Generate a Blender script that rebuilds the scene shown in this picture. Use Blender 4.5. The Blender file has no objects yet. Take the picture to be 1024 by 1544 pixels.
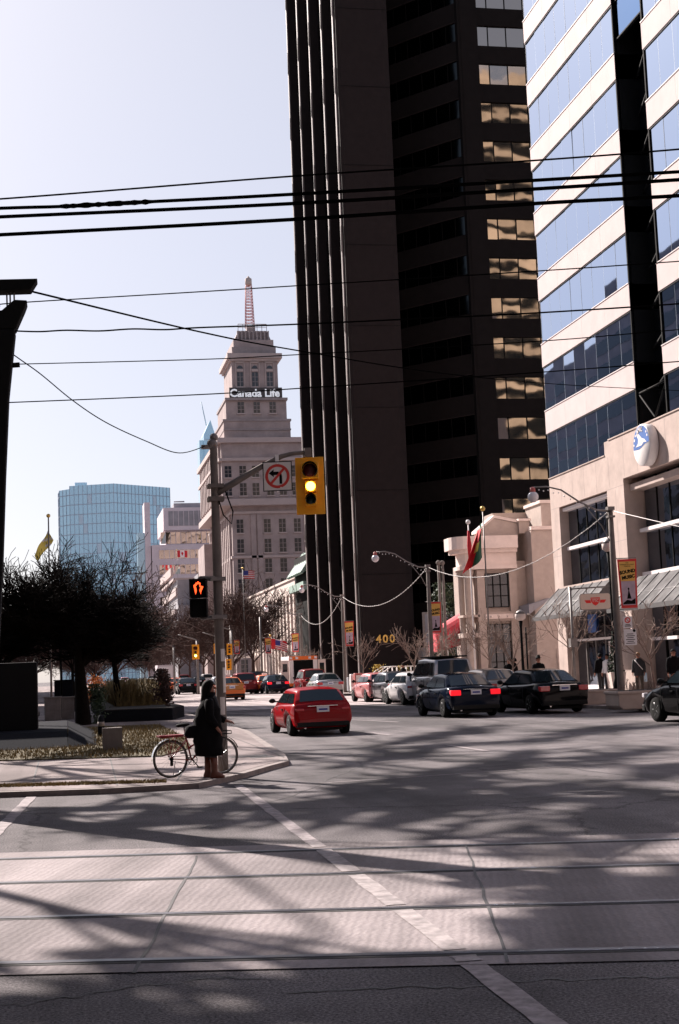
import bpy, bmesh, math, random
from mathutils import Vector, Matrix
rnd=random.Random(7)
sc=bpy.context.scene
C=sc.collection
cos,sin,rad,pi=math.cos,math.sin,math.radians,math.pi
# ---------- camera model (survey of the photograph: world y = avenue, x = across, z up) ----------
FL=2144.;RO=rad(2.3);PI_=rad(6.30);YA=rad(11.06);CH=1.65
def ray(px,py):
    X=px-512;Y=772-py
    u=X*cos(RO)+Y*sin(RO);v=-X*sin(RO)+Y*cos(RO)
    y=FL*cos(PI_)-v*sin(PI_);z=FL*sin(PI_)+v*cos(PI_)
    return (u*cos(YA)+y*sin(YA),-u*sin(YA)+y*cos(YA),z)
def G(px,py,z=0.):
    d=ray(px,py);t=(z-CH)/d[2];return Vector((d[0]*t,d[1]*t,z))
def PX(px,py,x):
    d=ray(px,py);t=x/d[0];return Vector((x,d[1]*t,CH+d[2]*t))
def PY(px,py,y):
    d=ray(px,py);t=y/d[1];return Vector((d[0]*t,y,CH+d[2]*t))
def PR(px,py,c):   # vertical plane parallel to the streetcar rails
    d=ray(px,py);t=(c+.285*1.5)/(d[1]+.285*d[0]);return Vector((d[0]*t,d[1]*t,CH+d[2]*t))
KZ=.08  # kerb height
# ---------- materials ----------
def mat(name,col,rough=.7,metal=0.,var=.12,vs=3.,bump=0.,bs=40.,coat=0.,col2=None,spec=.5,vs2=None,stretch=None):
    m=bpy.data.materials.new(name);m.use_nodes=True;nt=m.node_tree;N=nt.nodes;L=nt.links
    b=N['Principled BSDF'];b.inputs['Roughness'].default_value=rough;b.inputs['Metallic'].default_value=metal
    b.inputs['Coat Weight'].default_value=coat;b.inputs['Specular IOR Level'].default_value=spec
    if var or bump or col2:
        tc=N.new('ShaderNodeTexCoord');mp=N.new('ShaderNodeMapping');L.new(tc.outputs['Object'],mp.inputs[0])
        if stretch: mp.inputs['Scale'].default_value=stretch
        n=N.new('ShaderNodeTexNoise');n.inputs['Scale'].default_value=vs;n.inputs['Detail'].default_value=8;n.inputs['Roughness'].default_value=.65
        L.new(mp.outputs[0],n.inputs['Vector'])
        r=N.new('ShaderNodeValToRGB');L.new(n.outputs['Fac'],r.inputs[0])
        c2=col2 or tuple(min(1,c*(1+var)) for c in col);c1=tuple(c*(1-var) for c in col)
        r.color_ramp.elements[0].position=.32;r.color_ramp.elements[1].position=.68
        r.color_ramp.elements[0].color=(*c1,1);r.color_ramp.elements[1].color=(*c2,1)
        L.new(r.outputs[0],b.inputs['Base Color'])
        if bump:
            n2=N.new('ShaderNodeTexNoise');n2.inputs['Scale'].default_value=bs;n2.inputs['Detail'].default_value=4
            L.new(mp.outputs[0],n2.inputs['Vector'])
            bp=N.new('ShaderNodeBump');bp.inputs['Strength'].default_value=bump;bp.inputs['Distance'].default_value=.02
            L.new(n2.outputs['Fac'],bp.inputs['Height']);L.new(bp.outputs[0],b.inputs['Normal'])
    else: b.inputs['Base Color'].default_value=(*col,1)
    return m
def emis(name,col,s):
    m=mat(name,col,var=0);b=m.node_tree.nodes['Principled BSDF']
    b.inputs['Emission Color'].default_value=(*col,1);b.inputs['Emission Strength'].default_value=s;return m
def glass(name,tint,metal=1.,rough=.02,wob=.0,ws=.5):
    m=mat(name,tint,rough,metal,var=0);nt=m.node_tree;b=nt.nodes['Principled BSDF']
    if wob:
        tc=nt.nodes.new('ShaderNodeTexCoord');n=nt.nodes.new('ShaderNodeTexNoise');n.inputs['Scale'].default_value=ws;n.inputs['Detail'].default_value=1.5
        nt.links.new(tc.outputs['Object'],n.inputs['Vector'])
        bp=nt.nodes.new('ShaderNodeBump');bp.inputs['Strength'].default_value=1;bp.inputs['Distance'].default_value=wob
        nt.links.new(n.outputs['Fac'],bp.inputs['Height']);nt.links.new(bp.outputs[0],b.inputs['Normal'])
    return m
def ground_mat(name,c1,c2,speck=.5,rough=.85,grooves=False,cracks=0.,bumpd=.006,ang=0.):
    m=bpy.data.materials.new(name);m.use_nodes=True;nt=m.node_tree;N=nt.nodes;L=nt.links;b=N['Principled BSDF']
    tc=N.new('ShaderNodeTexCoord')
    def noise(s,d=6,r=.6):
        n=N.new('ShaderNodeTexNoise');n.inputs['Scale'].default_value=s;n.inputs['Detail'].default_value=d;n.inputs['Roughness'].default_value=r
        L.new(tc.outputs['Object'],n.inputs['Vector']);return n
    a=noise(.35,8,.7);r=N.new('ShaderNodeValToRGB');L.new(a.outputs['Fac'],r.inputs[0])
    r.color_ramp.elements[0].position=.35;r.color_ramp.elements[1].position=.65
    r.color_ramp.elements[0].color=(*c1,1);r.color_ramp.elements[1].color=(*c2,1)
    f=noise(55,3,.8);r2=N.new('ShaderNodeValToRGB');L.new(f.outputs['Fac'],r2.inputs[0])
    r2.color_ramp.elements[0].position=.35;r2.color_ramp.elements[1].position=.7
    r2.color_ramp.elements[0].color=(1-speck,)*3+(1,);r2.color_ramp.elements[1].color=(1+speck,)*3+(1,)
    mx=N.new('ShaderNodeMix');mx.data_type='RGBA';mx.blend_type='MULTIPLY';mx.inputs[0].default_value=1;mx.clamp_result=False
    L.new(r.outputs[0],mx.inputs[6]);L.new(r2.outputs[0],mx.inputs[7]);out=mx.outputs[2]
    # tyre wear / stains along the way
    mp=N.new('ShaderNodeMapping');mp.inputs['Rotation'].default_value=(0,0,ang);mp.inputs['Scale'].default_value=(.9,.05,1) 
    L.new(tc.outputs['Object'],mp.inputs[0]);w=N.new('ShaderNodeTexNoise');w.inputs['Scale'].default_value=1.2;w.inputs['Detail'].default_value=5;L.new(mp.outputs[0],w.inputs['Vector'])
    r3=N.new('ShaderNodeValToRGB');L.new(w.outputs['Fac'],r3.inputs[0]);r3.color_ramp.elements[0].position=.38;r3.color_ramp.elements[1].position=.6
    r3.color_ramp.elements[0].color=(.60,.60,.60,1);r3.color_ramp.elements[1].color=(1.05,1.05,1.05,1)
    m3=N.new('ShaderNodeMix');m3.data_type='RGBA';m3.blend_type='MULTIPLY';m3.inputs[0].default_value=1
    L.new(out,m3.inputs[6]);L.new(r3.outputs[0],m3.inputs[7]);out=m3.outputs[2]
    if cracks:
        vo=N.new('ShaderNodeTexVoronoi');vo.feature='DISTANCE_TO_EDGE';vo.inputs['Scale'].default_value=cracks
        wn=noise(3,4);ad=N.new('ShaderNodeVectorMath');ad.operation='MULTIPLY_ADD';ad.inputs[1].default_value=(.5,.5,.5)
        L.new(wn.outputs['Color'],ad.inputs[0]);L.new(tc.outputs['Object'],ad.inputs[2]);L.new(ad.outputs[0],vo.inputs['Vector'])
        r4=N.new('ShaderNodeValToRGB');L.new(vo.outputs['Distance'],r4.inputs[0]);r4.color_ramp.elements[0].position=.0;r4.color_ramp.elements[1].position=.006
        r4.color_ramp.elements[0].color=(.45,.45,.45,1);r4.color_ramp.elements[1].color=(1,1,1,1)
        m4=N.new('ShaderNodeMix');m4.data_type='RGBA';m4.blend_type='MULTIPLY';m4.inputs[0].default_value=1
        L.new(out,m4.inputs[6]);L.new(r4.outputs[0],m4.inputs[7]);out=m4.outputs[2]
    L.new(out,b.inputs['Base Color'])
    h=f.outputs['Fac']
    if grooves:
        wv=N.new('ShaderNodeTexWave');wv.bands_direction='X';wv.inputs['Scale'].default_value=5.;wv.inputs['Distortion'].default_value=5;wv.inputs['Detail'].default_value=3;wv.inputs['Detail Scale'].default_value=1.6
        L.new(tc.outputs['Object'],wv.inputs['Vector'])
        m5=N.new('ShaderNodeMix');m5.data_type='RGBA';m5.blend_type='MULTIPLY';m5.inputs[0].default_value=.04
        L.new(out,m5.inputs[6]);L.new(wv.outputs['Color'],m5.inputs[7]);L.new(m5.outputs[2],b.inputs['Base Color']);h=wv.outputs['Fac']
    bp=N.new('ShaderNodeBump');bp.inputs['Strength'].default_value=.6;bp.inputs['Distance'].default_value=bumpd
    L.new(h,bp.inputs['Height']);L.new(bp.outputs[0],b.inputs['Normal'])
    b.inputs['Roughness'].default_value=rough;b.inputs['Specular IOR Level'].default_value=.15
    return m
M={}
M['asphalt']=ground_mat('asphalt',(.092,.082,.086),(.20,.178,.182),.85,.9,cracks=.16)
M['asphalt_far_lit']=ground_mat('asphalt_far_lit',(.34,.285,.28),(.44,.375,.37),.25,.85,cracks=.0)  # sunlit paleness of the far road put into its colour
M['patch']=ground_mat('asphalt_repair',(.055,.05,.053),(.09,.08,.082),.6,.9)
M['track_conc']=ground_mat('track_concrete',(.20,.175,.177),(.33,.288,.288),.15,.9,grooves=True,bumpd=.004)
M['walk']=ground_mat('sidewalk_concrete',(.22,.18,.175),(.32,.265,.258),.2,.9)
M['walk_r']=ground_mat('sidewalk_concrete_sunny',(.30,.25,.24),(.38,.32,.31),.15,.9)  # paler copy of the walk, sunlit look put into the colour
M['kerb']=mat('kerb_stone',(.19,.155,.145),.85,var=.3,vs=4,bump=.4)
M['paint']=mat('road_paint',(.17,.145,.15),.9,var=.3,vs=9,col2=(.34,.29,.295))
M['seam']=mat('tar_seam',(.03,.025,.025),.7,var=.3)
M['steel']=mat('rail_steel',(.11,.105,.115),.42,.9,var=.3,vs=6)
M['groove']=mat('rail_groove',(.02,.018,.018),.9,var=.2)
M['grassd']=mat('dry_grass',(.09,.07,.03),.95,var=.35,vs=12,bump=1,bs=60)
M['grassb']=mat('dry_blades',(.17,.12,.045),.95,var=.5,vs=5)
M['soil']=mat('soil',(.03,.024,.02),.95,var=.4,vs=8,bump=1)
M['panel']=mat('facade_panel',(.60,.50,.485),.8,var=.07,spec=.2,vs=.8)
M['stone_p']=mat('podium_stone',(.50,.40,.355),.85,var=.15,spec=.2,vs=.9,bump=.15,bs=20)
M['bright']=mat('bright_trim',(.85,.78,.76),.5,var=.05)
M['dline']=mat('dark_joint',(.03,.028,.03),.6,var=0)
M['skyglass']=glass('reflective_glass',(.30,.385,.55),1,.02,.004,.35)
M['darkglass']=glass('dark_reflective_glass',(.7,.8,.95),1,.03,.02,.5)
M['podglass']=glass('podium_glass',(.16,.20,.26),1,.03,.012,.8)
M['towerglass']=glass('bronze_tower_glass',(.31,.285,.26),1,.03,.018,.33)
M['towerdim']=glass('dim_tower_glass',(.022,.027,.03),1,.08,.02,.5)
M['brown']=mat('dark_brown_precast',(.021,.0155,.015),.9,var=.12,vs=1.5,bump=.3,bs=15,spec=.15)
M['brown2']=mat('near_black_precast',(.011,.009,.0088),.9,var=.15,vs=1.5,spec=.1)
M['fin']=mat('pier_edge_lit',(.20,.16,.15),.6,var=.2,vs=.6)  # pale tone imitates sun on the pier faces
M['black']=mat('flat_black',(.006,.006,.006),.8,var=.2,spec=.1)
M['granite']=mat('black_granite',(.005,.005,.006),.6,var=.3,vs=30,spec=.12)
M['granite2']=mat('grey_granite',(.014,.015,.019),.9,var=.25,vs=20,spec=.04)
M['concrete']=mat('concrete_block',(.30,.26,.24),.85,var=.2,vs=4,bump=.3)
M['tan']=mat('tan_stucco',(.42,.34,.295),.85,var=.1,vs=2,bump=.2,bs=60)
M['tyrewall']=mat('pale_tyre_wall',(.20,.175,.15),.8,var=.1)
M['cream']=mat('cream_stone',(.72,.60,.54),.75,var=.08,vs=2)
M['lime']=mat('limestone',(.36,.288,.275),.85,var=.2,spec=.2,vs=.35,bump=.2,bs=3)
M['lime_d']=mat('weathered_limestone',(.30,.25,.245),.85,var=.2,vs=.4)
M['limesoft']=mat('limestone_light',(.44,.355,.335),.85,var=.08,vs=.4)
M['win']=glass('old_window_glass',(.03,.033,.04),0,.08)
M['winblue']=glass('blue_window_glass',(.16,.26,.34),.8,.1)
M['copper']=mat('green_copper',(.30,.42,.36),.7,var=.2,vs=1)
M['white']=mat('white_paint',(.8,.76,.74),.5,var=.06)
M['pinkst']=mat('pink_stone',(.58,.51,.54),.8,var=.08,vs=.5)
M['greyst']=mat('grey_stone',(.27,.26,.28),.85,var=.2,vs=.3)
M['hotelglass']=glass('blue_curtain_wall',(.40,.58,.68),.7,.25,.02,.1)
M['hotelline']=mat('hotel_mullion',(.30,.36,.44),.5,var=.1)
M['pale']=mat('pale_blue_panel',(.44,.58,.68),.5,var=.08)
M['redsteel']=mat('red_lattice',(.42,.10,.09),.6,var=.2)
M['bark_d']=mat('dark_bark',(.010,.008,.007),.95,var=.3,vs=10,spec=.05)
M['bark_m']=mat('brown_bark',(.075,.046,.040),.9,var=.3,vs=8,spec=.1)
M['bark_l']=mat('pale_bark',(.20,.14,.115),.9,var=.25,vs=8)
M['galv']=mat('galvanised_steel',(.20,.18,.17),.5,.3,var=.25,vs=7)
M['polec']=mat('concrete_pole',(.17,.145,.13),.9,var=.15,vs=5,bump=.2,spec=.2)
M['wire']=mat('wire_black',(.003,.003,.003),.9,var=0,spec=.0)
M['wirew']=mat('pale_string_wire',(.45,.42,.40),.5,var=0)
M['globe']=mat('lamp_globe',(.75,.72,.74),.15,.0,var=0,coat=.5)
M['yel']=mat('signal_yellow',(.95,.40,.008),.6,var=.08,vs=6)
M['lensred']=mat('red_lens_off',(.10,.008,.008),.3,var=0)
M['lensgrn']=mat('green_lens_off',(.006,.02,.015),.3,var=0)
M['amber']=emis('amber_lamp',(1,.72,.06),5)
M['litletter']=emis('lit_letter',(.95,.97,1),.12)
M['signband']=mat('dark_sign_band',(.07,.06,.06),.85,var=.15)
M['hand']=emis('hand_lamp',(1,.07,.015),1.5)
M['greenl']=emis('green_lamp',(.55,1,.15),4)
M['signw']=mat('sign_white',(.72,.66,.62),.6,var=.06)
M['signr']=mat('sign_red',(.60,.04,.03),.5,var=.05)
M['redcan']=mat('red_canvas',(.34,.012,.022),.8,var=.12,vs=2)
M['pinkcan']=mat('pale_red_canvas',(.60,.055,.075),.8,var=.1,vs=2)
M['awng']=mat('awning_glass',(.16,.155,.155),.9,var=.35,vs=1.5,spec=.0)
M['orange']=mat('logo_blue',(.05,.14,.42),.5,var=.05)
M['tyre']=mat('tyre_rubber',(.008,.008,.008),.9,var=.2,spec=.15)
M['rim']=mat('wheel_rim',(.25,.25,.26),.35,.9,var=.1)
M['carglass']=glass('car_glass',(.012,.018,.022),0,.04)
M['chrome']=mat('chrome',(.7,.7,.7),.12,1,var=0)
M['tail']=mat('tail_light_red',(.45,.012,.02),.2,var=0,coat=1)
M['brake']=emis('brake_light_lit',(.8,.01,.02),.45)
M['plate']=mat('licence_plate',(.7,.7,.74),.5,var=.05)
M['plastic']=mat('black_plastic',(.01,.01,.01),.6,var=.1,spec=.2)
M['skin']=mat('skin',(.30,.14,.10),.7,var=.06,spec=.2)
M['hair']=mat('dark_hair',(.007,.005,.0045),.8,var=.3,vs=20,spec=.15)
M['coat']=mat('black_coat',(.006,.0055,.0065),.9,var=.3,vs=12,bump=.4,bs=14,spec=.08)
M['boot']=mat('brown_leather',(.13,.030,.013),.4,var=.2,vs=8,coat=.15)
M['gold']=mat('gold_numerals',(.65,.42,.12),.35,.7,var=.1)
M['golden']=mat('golden_brick',(.44,.33,.235),.8,var=.45,vs=.12)
M['everg']=mat('evergreen_leaf',(.03,.05,.022),.8,var=.5,vs=3)
M['ttcred']=mat('transit_red',(.8,.02,.015),.5,var=0)
M['bannery']=mat('banner_yellow',(.72,.42,.10),.7,var=.05)
M['bannerp']=mat('banner_mauve',(.45,.35,.42),.7,var=.15,vs=6)
M['bannerr']=mat('banner_red',(.60,.035,.03),.7,var=.05)
M['ribs']=mat('awning_rib',(.12,.115,.115),.5,.3)
M['signface']=mat('pale_sign_face',(.72,.58,.48),.7,var=.04)
M['skytint']=glass('sky_tint_glass',(.09,.20,.42),1,.03,.01,.5)  # blue of the reflected sky put into the pane tint
M['wood']=mat('weathered_wood',(.30,.17,.09),.8,var=.2)
def paint(name,col,metal=.25):
    return mat('paint_'+name,col,(.14 if max(col)<.05 else .28),metal,var=.04,vs=2,coat=(.2 if max(col)<.05 else (.3 if col[1]<.05 else .55)),spec=(.05 if col[1]<.05 else .3))
# ---------- mesh builder ----------
class MB:
    def __init__(s): s.v=[];s.f=[];s.m=[];s.s=[]
    def face(s,pts,m=0,sm=False):
        i=len(s.v);s.v+= [tuple(p) for p in pts];s.f.append(tuple(range(i,i+len(pts))));s.m.append(m);s.s.append(sm);return s
    def idx(s,verts,faces,m=0,sm=False):
        i=len(s.v);s.v+=[tuple(p) for p in verts]
        for f in faces: s.f.append(tuple(i+k for k in f));s.m.append(m);s.s.append(sm)
        return s
    def box(s,x0,x1,y0,y1,z0,z1,m=0,T=None):
        v=[(x0,y0,z0),(x1,y0,z0),(x1,y1,z0),(x0,y1,z0),(x0,y0,z1),(x1,y0,z1),(x1,y1,z1),(x0,y1,z1)]
        if T is not None: v=[T@Vector(p) for p in v]
        return s.idx(v,[(0,3,2,1),(4,5,6,7),(0,1,5,4),(1,2,6,5),(2,3,7,6),(3,0,4,7)],m)
    def prism(s,pts,ax,a,b,m=0):   # pts 2d polygon, extruded along axis ax
        def P(p,t):
            return (t,p[0],p[1]) if ax=='x' else ((p[0],t,p[1]) if ax=='y' else (p[0],p[1],t))
        n=len(pts);v=[P(p,a) for p in pts]+[P(p,b) for p in pts]
        f=[tuple(range(n-1,-1,-1)),tuple(range(n,2*n))]+[(i,(i+1)%n,n+(i+1)%n,n+i) for i in range(n)]
        return s.idx(v,f,m)
    def tube(s,path,r,n=8,m=0,caps=True,sm=True):
        path=[Vector(p) for p in path]
        if not isinstance(r,(list,tuple)): r=[r]*len(path)
        vs=[];fs=[];k=len(path);up=None
        for i,p in enumerate(path):
            d=(path[min(i+1,k-1)]-path[max(i-1,0)]);d=d.normalized() if d.length>1e-9 else Vector((0,0,1))
            if up is None: up=Vector((0,0,1)) if abs(d.z)<.9 else Vector((0,1,0))
            a=d.cross(up);a=a.normalized() if a.length>1e-6 else d.orthogonal().normalized();b=a.cross(d).normalized();up=b
            for j in range(n):
                t=2*pi*j/n;vs.append(p+(a*cos(t)+b*sin(t))*r[i])
        for i in range(k-1):
            for j in range(n): fs.append((i*n+j,i*n+(j+1)%n,(i+1)*n+(j+1)%n,(i+1)*n+j))
        s.idx(vs,fs,m,sm)
        if caps:
            b0=len(s.v)-len(vs)
            s.f.append(tuple(b0+j for j in range(n-1,-1,-1)));s.m.append(m);s.s.append(False)
            s.f.append(tuple(b0+(k-1)*n+j for j in range(n)));s.m.append(m);s.s.append(False)
        return s
    def loft(s,rings,n=14,m=0,caps=True,sm=True,T=None):  # rings (cx,cy,cz,rx,ry)
        vs=[];fs=[]
        for (cx,cy,cz,rx,ry) in rings:
            for j in range(n):
                t=2*pi*j/n;p=Vector((cx+rx*cos(t),cy+ry*sin(t),cz));vs.append(T@p if T is not None else p)
        k=len(rings)
        for i in range(k-1):
            for j in range(n): fs.append((i*n+j,i*n+(j+1)%n,(i+1)*n+(j+1)%n,(i+1)*n+j))
        if caps: fs.append(tuple(range(n-1,-1,-1)));fs.append(tuple((k-1)*n+j for j in range(n)))
        return s.idx(vs,fs,m,sm)
    def lathe(s,prof,c,ax='z',n=16,m=0,sm=True):   # prof [(r,h)]
        vs=[];fs=[]
        for r,h in prof:
            for j in range(n):
                t=2*pi*j/n;a,b=r*cos(t),r*sin(t)
                p=(a,b,h) if ax=='z' else ((h,a,b) if ax=='x' else (a,h,b))
                vs.append(Vector(c)+Vector(p))
        k=len(prof)
        for i in range(k-1):
            for j in range(n): fs.append((i*n+j,i*n+(j+1)%n,(i+1)*n+(j+1)%n,(i+1)*n+j))
        if prof[0]==prof[-1]: return s.idx(vs,fs,m,sm)
        if prof[0][0]>1e-5: fs.append(tuple(range(n-1,-1,-1)))
        if prof[-1][0]>1e-5: fs.append(tuple((k-1)*n+j for j in range(n)))
        return s.idx(vs,fs,m,sm)
    def ball(s,c,r,n=12,m=0,sc=(1,1,1)):
        k=max(6,n//2+1)
        prof=[(max(1e-6,r*sin(pi*i/(k))),-r*cos(pi*i/k)) for i in range(k+1)]
        b0=len(s.v);s.lathe(prof,(0,0,0),'z',n,m)
        for i in range(b0,len(s.v)):
            v=s.v[i];s.v[i]=(c[0]+v[0]*sc[0],c[1]+v[1]*sc[1],c[2]+v[2]*sc[2])
        return s
    def mesh(s,name,mats,off=(0,0,0)):
        me=bpy.data.meshes.new(name)
        ox,oy,oz=off
        me.from_pydata([(x-ox,y-oy,z-oz) for x,y,z in s.v],[],s.f)
        for mm in mats: me.materials.append(mm)
        me.polygons.foreach_set('material_index',s.m);me.polygons.foreach_set('use_smooth',s.s)
        bm=bmesh.new();bm.from_mesh(me);bmesh.ops.remove_doubles(bm,verts=bm.verts,dist=1e-5)
        bmesh.ops.recalc_face_normals(bm,faces=bm.faces);bm.to_mesh(me);bm.free();me.update()
        return me
    def build(s,name,mats,parent=None,w=True,bevel=0,loc=None):
        if not isinstance(mats,(list,tuple)): mats=[mats]
        off=tuple(parent.location) if (parent is not None and w and parent.parent is None) else (0,0,0)
        if parent is not None and w and parent.parent is not None: off=tuple(parent.parent.location)
        o=bpy.data.objects.new(name,s.mesh(name,mats,off));C.objects.link(o)
        if parent is not None: o.parent=parent
        if loc is not None: o.location=loc
        if bevel:
            b=o.modifiers.new('bevel','BEVEL');b.width=bevel;b.segments=2;b.limit_method='ANGLE';b.angle_limit=rad(30)
        return o
def T(name,label,cat,loc=(0,0,0),rz=0,group=None):
    o=bpy.data.objects.new(name,None);C.objects.link(o);o.location=loc;o.rotation_euler=(0,0,rz);o.empty_display_size=.2
    o['label']=label;o['category']=cat
    if group:o['group']=group
    return o
def tag(o,label,cat,group=None):
    o['label']=label;o['category']=cat
    if group:o['group']=group
    return o
def struct(o): o['kind']='structure';return o
def dup(root,loc,rz=None,label=None,group=None,sc_=None):
    def cp(o,par):
        c=o.copy();C.objects.link(c);c.parent=par
        for ch in kids.get(o,[]): cp(ch,c)
        return c
    kids={}
    def walk(o):
        kids[o]=list(o.children)
        for ch in o.children: walk(ch)
    walk(root);r=cp(root,None);r.location=loc
    if rz is not None:r.rotation_euler=(0,0,rz)
    if label:r['label']=label
    if group:r['group']=group
    if sc_:r.scale=sc_
    return r
def text_mb(txt,size,ext=.01,shear=0,space=1,align='CENTER',bold=0.):
    cu=bpy.data.curves.new('txt','FONT');cu.body=txt;cu.size=size;cu.extrude=ext;cu.align_x=align;cu.align_y='CENTER';cu.shear=shear;cu.space_character=space;cu.offset=bold
    cu.resolution_u=3
    o=bpy.data.objects.new('txt',cu);C.objects.link(o)
    dg=bpy.context.evaluated_depsgraph_get();dg.update();me=bpy.data.meshes.new_from_object(o.evaluated_get(dg))
    vs=[v.co.copy() for v in me.vertices];fs=[tuple(p.vertices) for p in me.polygons]
    bpy.data.objects.remove(o);bpy.data.curves.remove(cu);bpy.data.meshes.remove(me)
    return vs,fs
def frame(origin,right,up):
    r=Vector(right).normalized();u=Vector(up).normalized();n=r.cross(u)
    return Matrix(((r.x,u.x,n.x,origin[0]),(r.y,u.y,n.y,origin[1]),(r.z,u.z,n.z,origin[2]),(0,0,0,1)))
def put_text(mb,txt,size,F,m=0,**k):
    vs,fs=text_mb(txt,size,**k);mb.idx([F@v for v in vs],fs,m)
# camera axes in the world, useful for orienting signs at right angles to the crossing
CR=Vector((cos(YA),-sin(YA),0));CF=Vector((sin(YA),cos(YA),0))
SUNE=5;SKYS=.05;EXPO=1.25
# ================= GROUND =================
def sheet(name,pts,z,m,thick=None):
    mb=MB()
    if thick: mb.prism([(p[0],p[1]) for p in pts],'z',z-thick,z)
    else: mb.face([(p[0],p[1],z) for p in pts])
    o=mb.build(name,m);return struct(o)
sheet('ground',[(-900,-200),(900,-200),(900,1500),(-900,1500)],-.02,M['asphalt'])
sheet('intersection_road',[(-60,-20),(60,-20),(60,52),(-60,60)],0,M['asphalt'])
EDGE=[(-60,47.),(60,47.)]
sheet('avenue_road',[(3.5,63.5),(17.3,63.5),(17.3,520),(3.5,520)],.004,M['asphalt_far_lit'])  # pale sheet starts near the edge of the cast shade
# streetcar track slab, built square in its own frame and turned with the street
aR=math.atan(-.285)
def RF(u,v,z=0): # u along rails from x=1.5 , v across (y offset)
    return (1.5+u*cos(aR)-v*sin(aR), 10.9+u*sin(aR)+v*cos(aR), z)
def rf_obj(o): o.location=(1.5,10.9,0);o.rotation_euler=(0,0,aR);return o
ca=cos(aR)
slab=MB();slab.face([(-45,(7.97-10.9)*ca,.008),(45,(7.97-10.9)*ca,.008),(45,(13.87-10.9)*ca,.008),(-45,(13.87-10.9)*ca,.008)])
struct(rf_obj(slab.build('track_pavement',M['track_conc'])))
RY=[(y-10.9)*ca for y in (8.3,9.94,11.73,13.36)]
for i,v in enumerate(RY):
    lab=['streetcar rail nearest the camera, closest to the bottom edge','second streetcar rail from the bottom, far rail of the nearer track','third streetcar rail from the bottom, near rail of the farther track','farthest streetcar rail, closest to the far crossing road'][i]
    t=T('streetcar_rail','steel '+lab,'rail',RF(0,v),aR,'streetcar rails in the concrete track bed')
    a=MB();a.box(-45,45,-.036,.036,.002,.016);a.build('rail_head',M['steel'],t,w=False,bevel=.006)
    a=MB();a.box(-45,45,-.085,-.0375,.0,.0105);a.box(-45,45,.0375,.05,.0,.0105);a.build('flange_groove',M['groove'],t,w=False)
# transverse joints in the slab
jm=MB()
for (p,q) in [((765,1454),(703,1276)),((203,1470),(298,1292)),((-200,1478),(-10,1306)),((1500,1420),(1180,1262))]:
    a=G(*p);b=G(*q);d=(b-a).normalized();n=Vector((-d.y,d.x,0))*.013
    k=14;pr=None
    for i in range(k+1):
        c=a.lerp(b,i/k)+n*rnd.uniform(-.8,.8);
        cur=(c-n*rnd.uniform(.5,1.1),c+n*rnd.uniform(.5,1.1))
        if pr: jm.face([(pr[0].x,pr[0].y,.012),(pr[1].x,pr[1].y,.012),(cur[1].x,cur[1].y,.012),(cur[0].x,cur[0].y,.012)])
        pr=cur
struct(jm.build('pavement_joints',M['seam']))
sm_=MB()
for (p,q,w_) in [((430,1500),(1100,1490),.02),((100,1240),(500,1230),.03),((520,1225),(1024,1190),.03),((600,1130),(1010,1170),.03),((-50,1520),(420,1495),.02),((300,1250),(560,1150),.02)]:
    a=G(*p);b=G(*q);d=(b-a).normalized();n=Vector((-d.y,d.x,0));pr=None;off_=0
    for i in range(41):
        off_+=rnd.gauss(0,.03);c=a.lerp(b,i/40)+n*off_;h_=w_*rnd.uniform(.2,.7);cur=(c-n*h_,c+n*h_)
        if pr: sm_.face([(pr[0].x,pr[0].y,.0045),(pr[1].x,pr[1].y,.0045),(cur[1].x,cur[1].y,.0045),(cur[0].x,cur[0].y,.0045)])
        pr=cur
struct(sm_.build('asphalt_cracks',M['seam']))
for k_,(px,py,lx,ly) in enumerate([]):
    c=G(px,py);struct(MB().face([(c.x+lx*(cos(a_)+.15*rnd.uniform(-1,1)),c.y+ly*(sin(a_)+.15*rnd.uniform(-1,1)),.0025) for a_ in [i*pi/5 for i in range(10)]]).build('asphalt_patch',M['patch']))
# markings
def line(mb,p,q,w,z,segs=None):
    a=Vector((p[0],p[1],0));b=Vector((q[0],q[1],0));d=(b-a).normalized();n=Vector((-d.y,d.x,0))*w/2
    segs=segs or max(2,int((b-a).length/.25))
    pr=None
    for i in range(segs+1):
        c=a.lerp(b,i/segs);l=n*rnd.uniform(.86,1.05);cur=(c-l,c+l)
        if pr: mb.face([(pr[0].x,pr[0].y,z),(pr[1].x,pr[1].y,z),(cur[1].x,cur[1].y,z),(cur[0].x,cur[0].y,z)])
        pr=cur
mk=MB()
x1=lambda y:2.14+(y-6.4)*.0216
line(mk,(x1(21.2),21.2),(x1(13.75),13.75),.15,.006)
line(mk,(x1(7.85),7.85),(x1(2.0),2.0),.15,.006)
mk2=MB()
for a,b_ in [(13.7,13.32),(13.1,11.62),(11.4,9.86),(9.64,8.2),(8.02,7.86)]: line(mk2,(x1(a),a),(x1(b_),b_),.15,.0125)
struct(mk2.build('worn_crossing_line',mat('worn_paint',(.22,.19,.19),.9,var=.3,vs=7,col2=(.40,.35,.345))))
line(mk,(-.52,21.3),(-.9,14.6),.16,.006)
# crossing and lane lines
for p,q,w in [((360,1190),(1200,1132),.05),((700,1134),(1024,1112),.04)]:
    line(mk,G(*p),G(*q),w,.006)
for p,q,w in [((676,1124),(735,1133),.14),((180,1067),(600,1089),.12),((560,1105),(590,1109),.12)]: line(mk,G(*p),G(*q),w,.008)
struct(mk.build('road_markings',M['paint']))
def far_lane():
    m=MB()
    for x in (7.2,10.6,14.):
        y=70
        while y<300: line(m,(x,y),(x,y+3),.12,.009,2);y+=9
    struct(m.build('lane_dashes',M['paint']))
far_lane()
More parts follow.
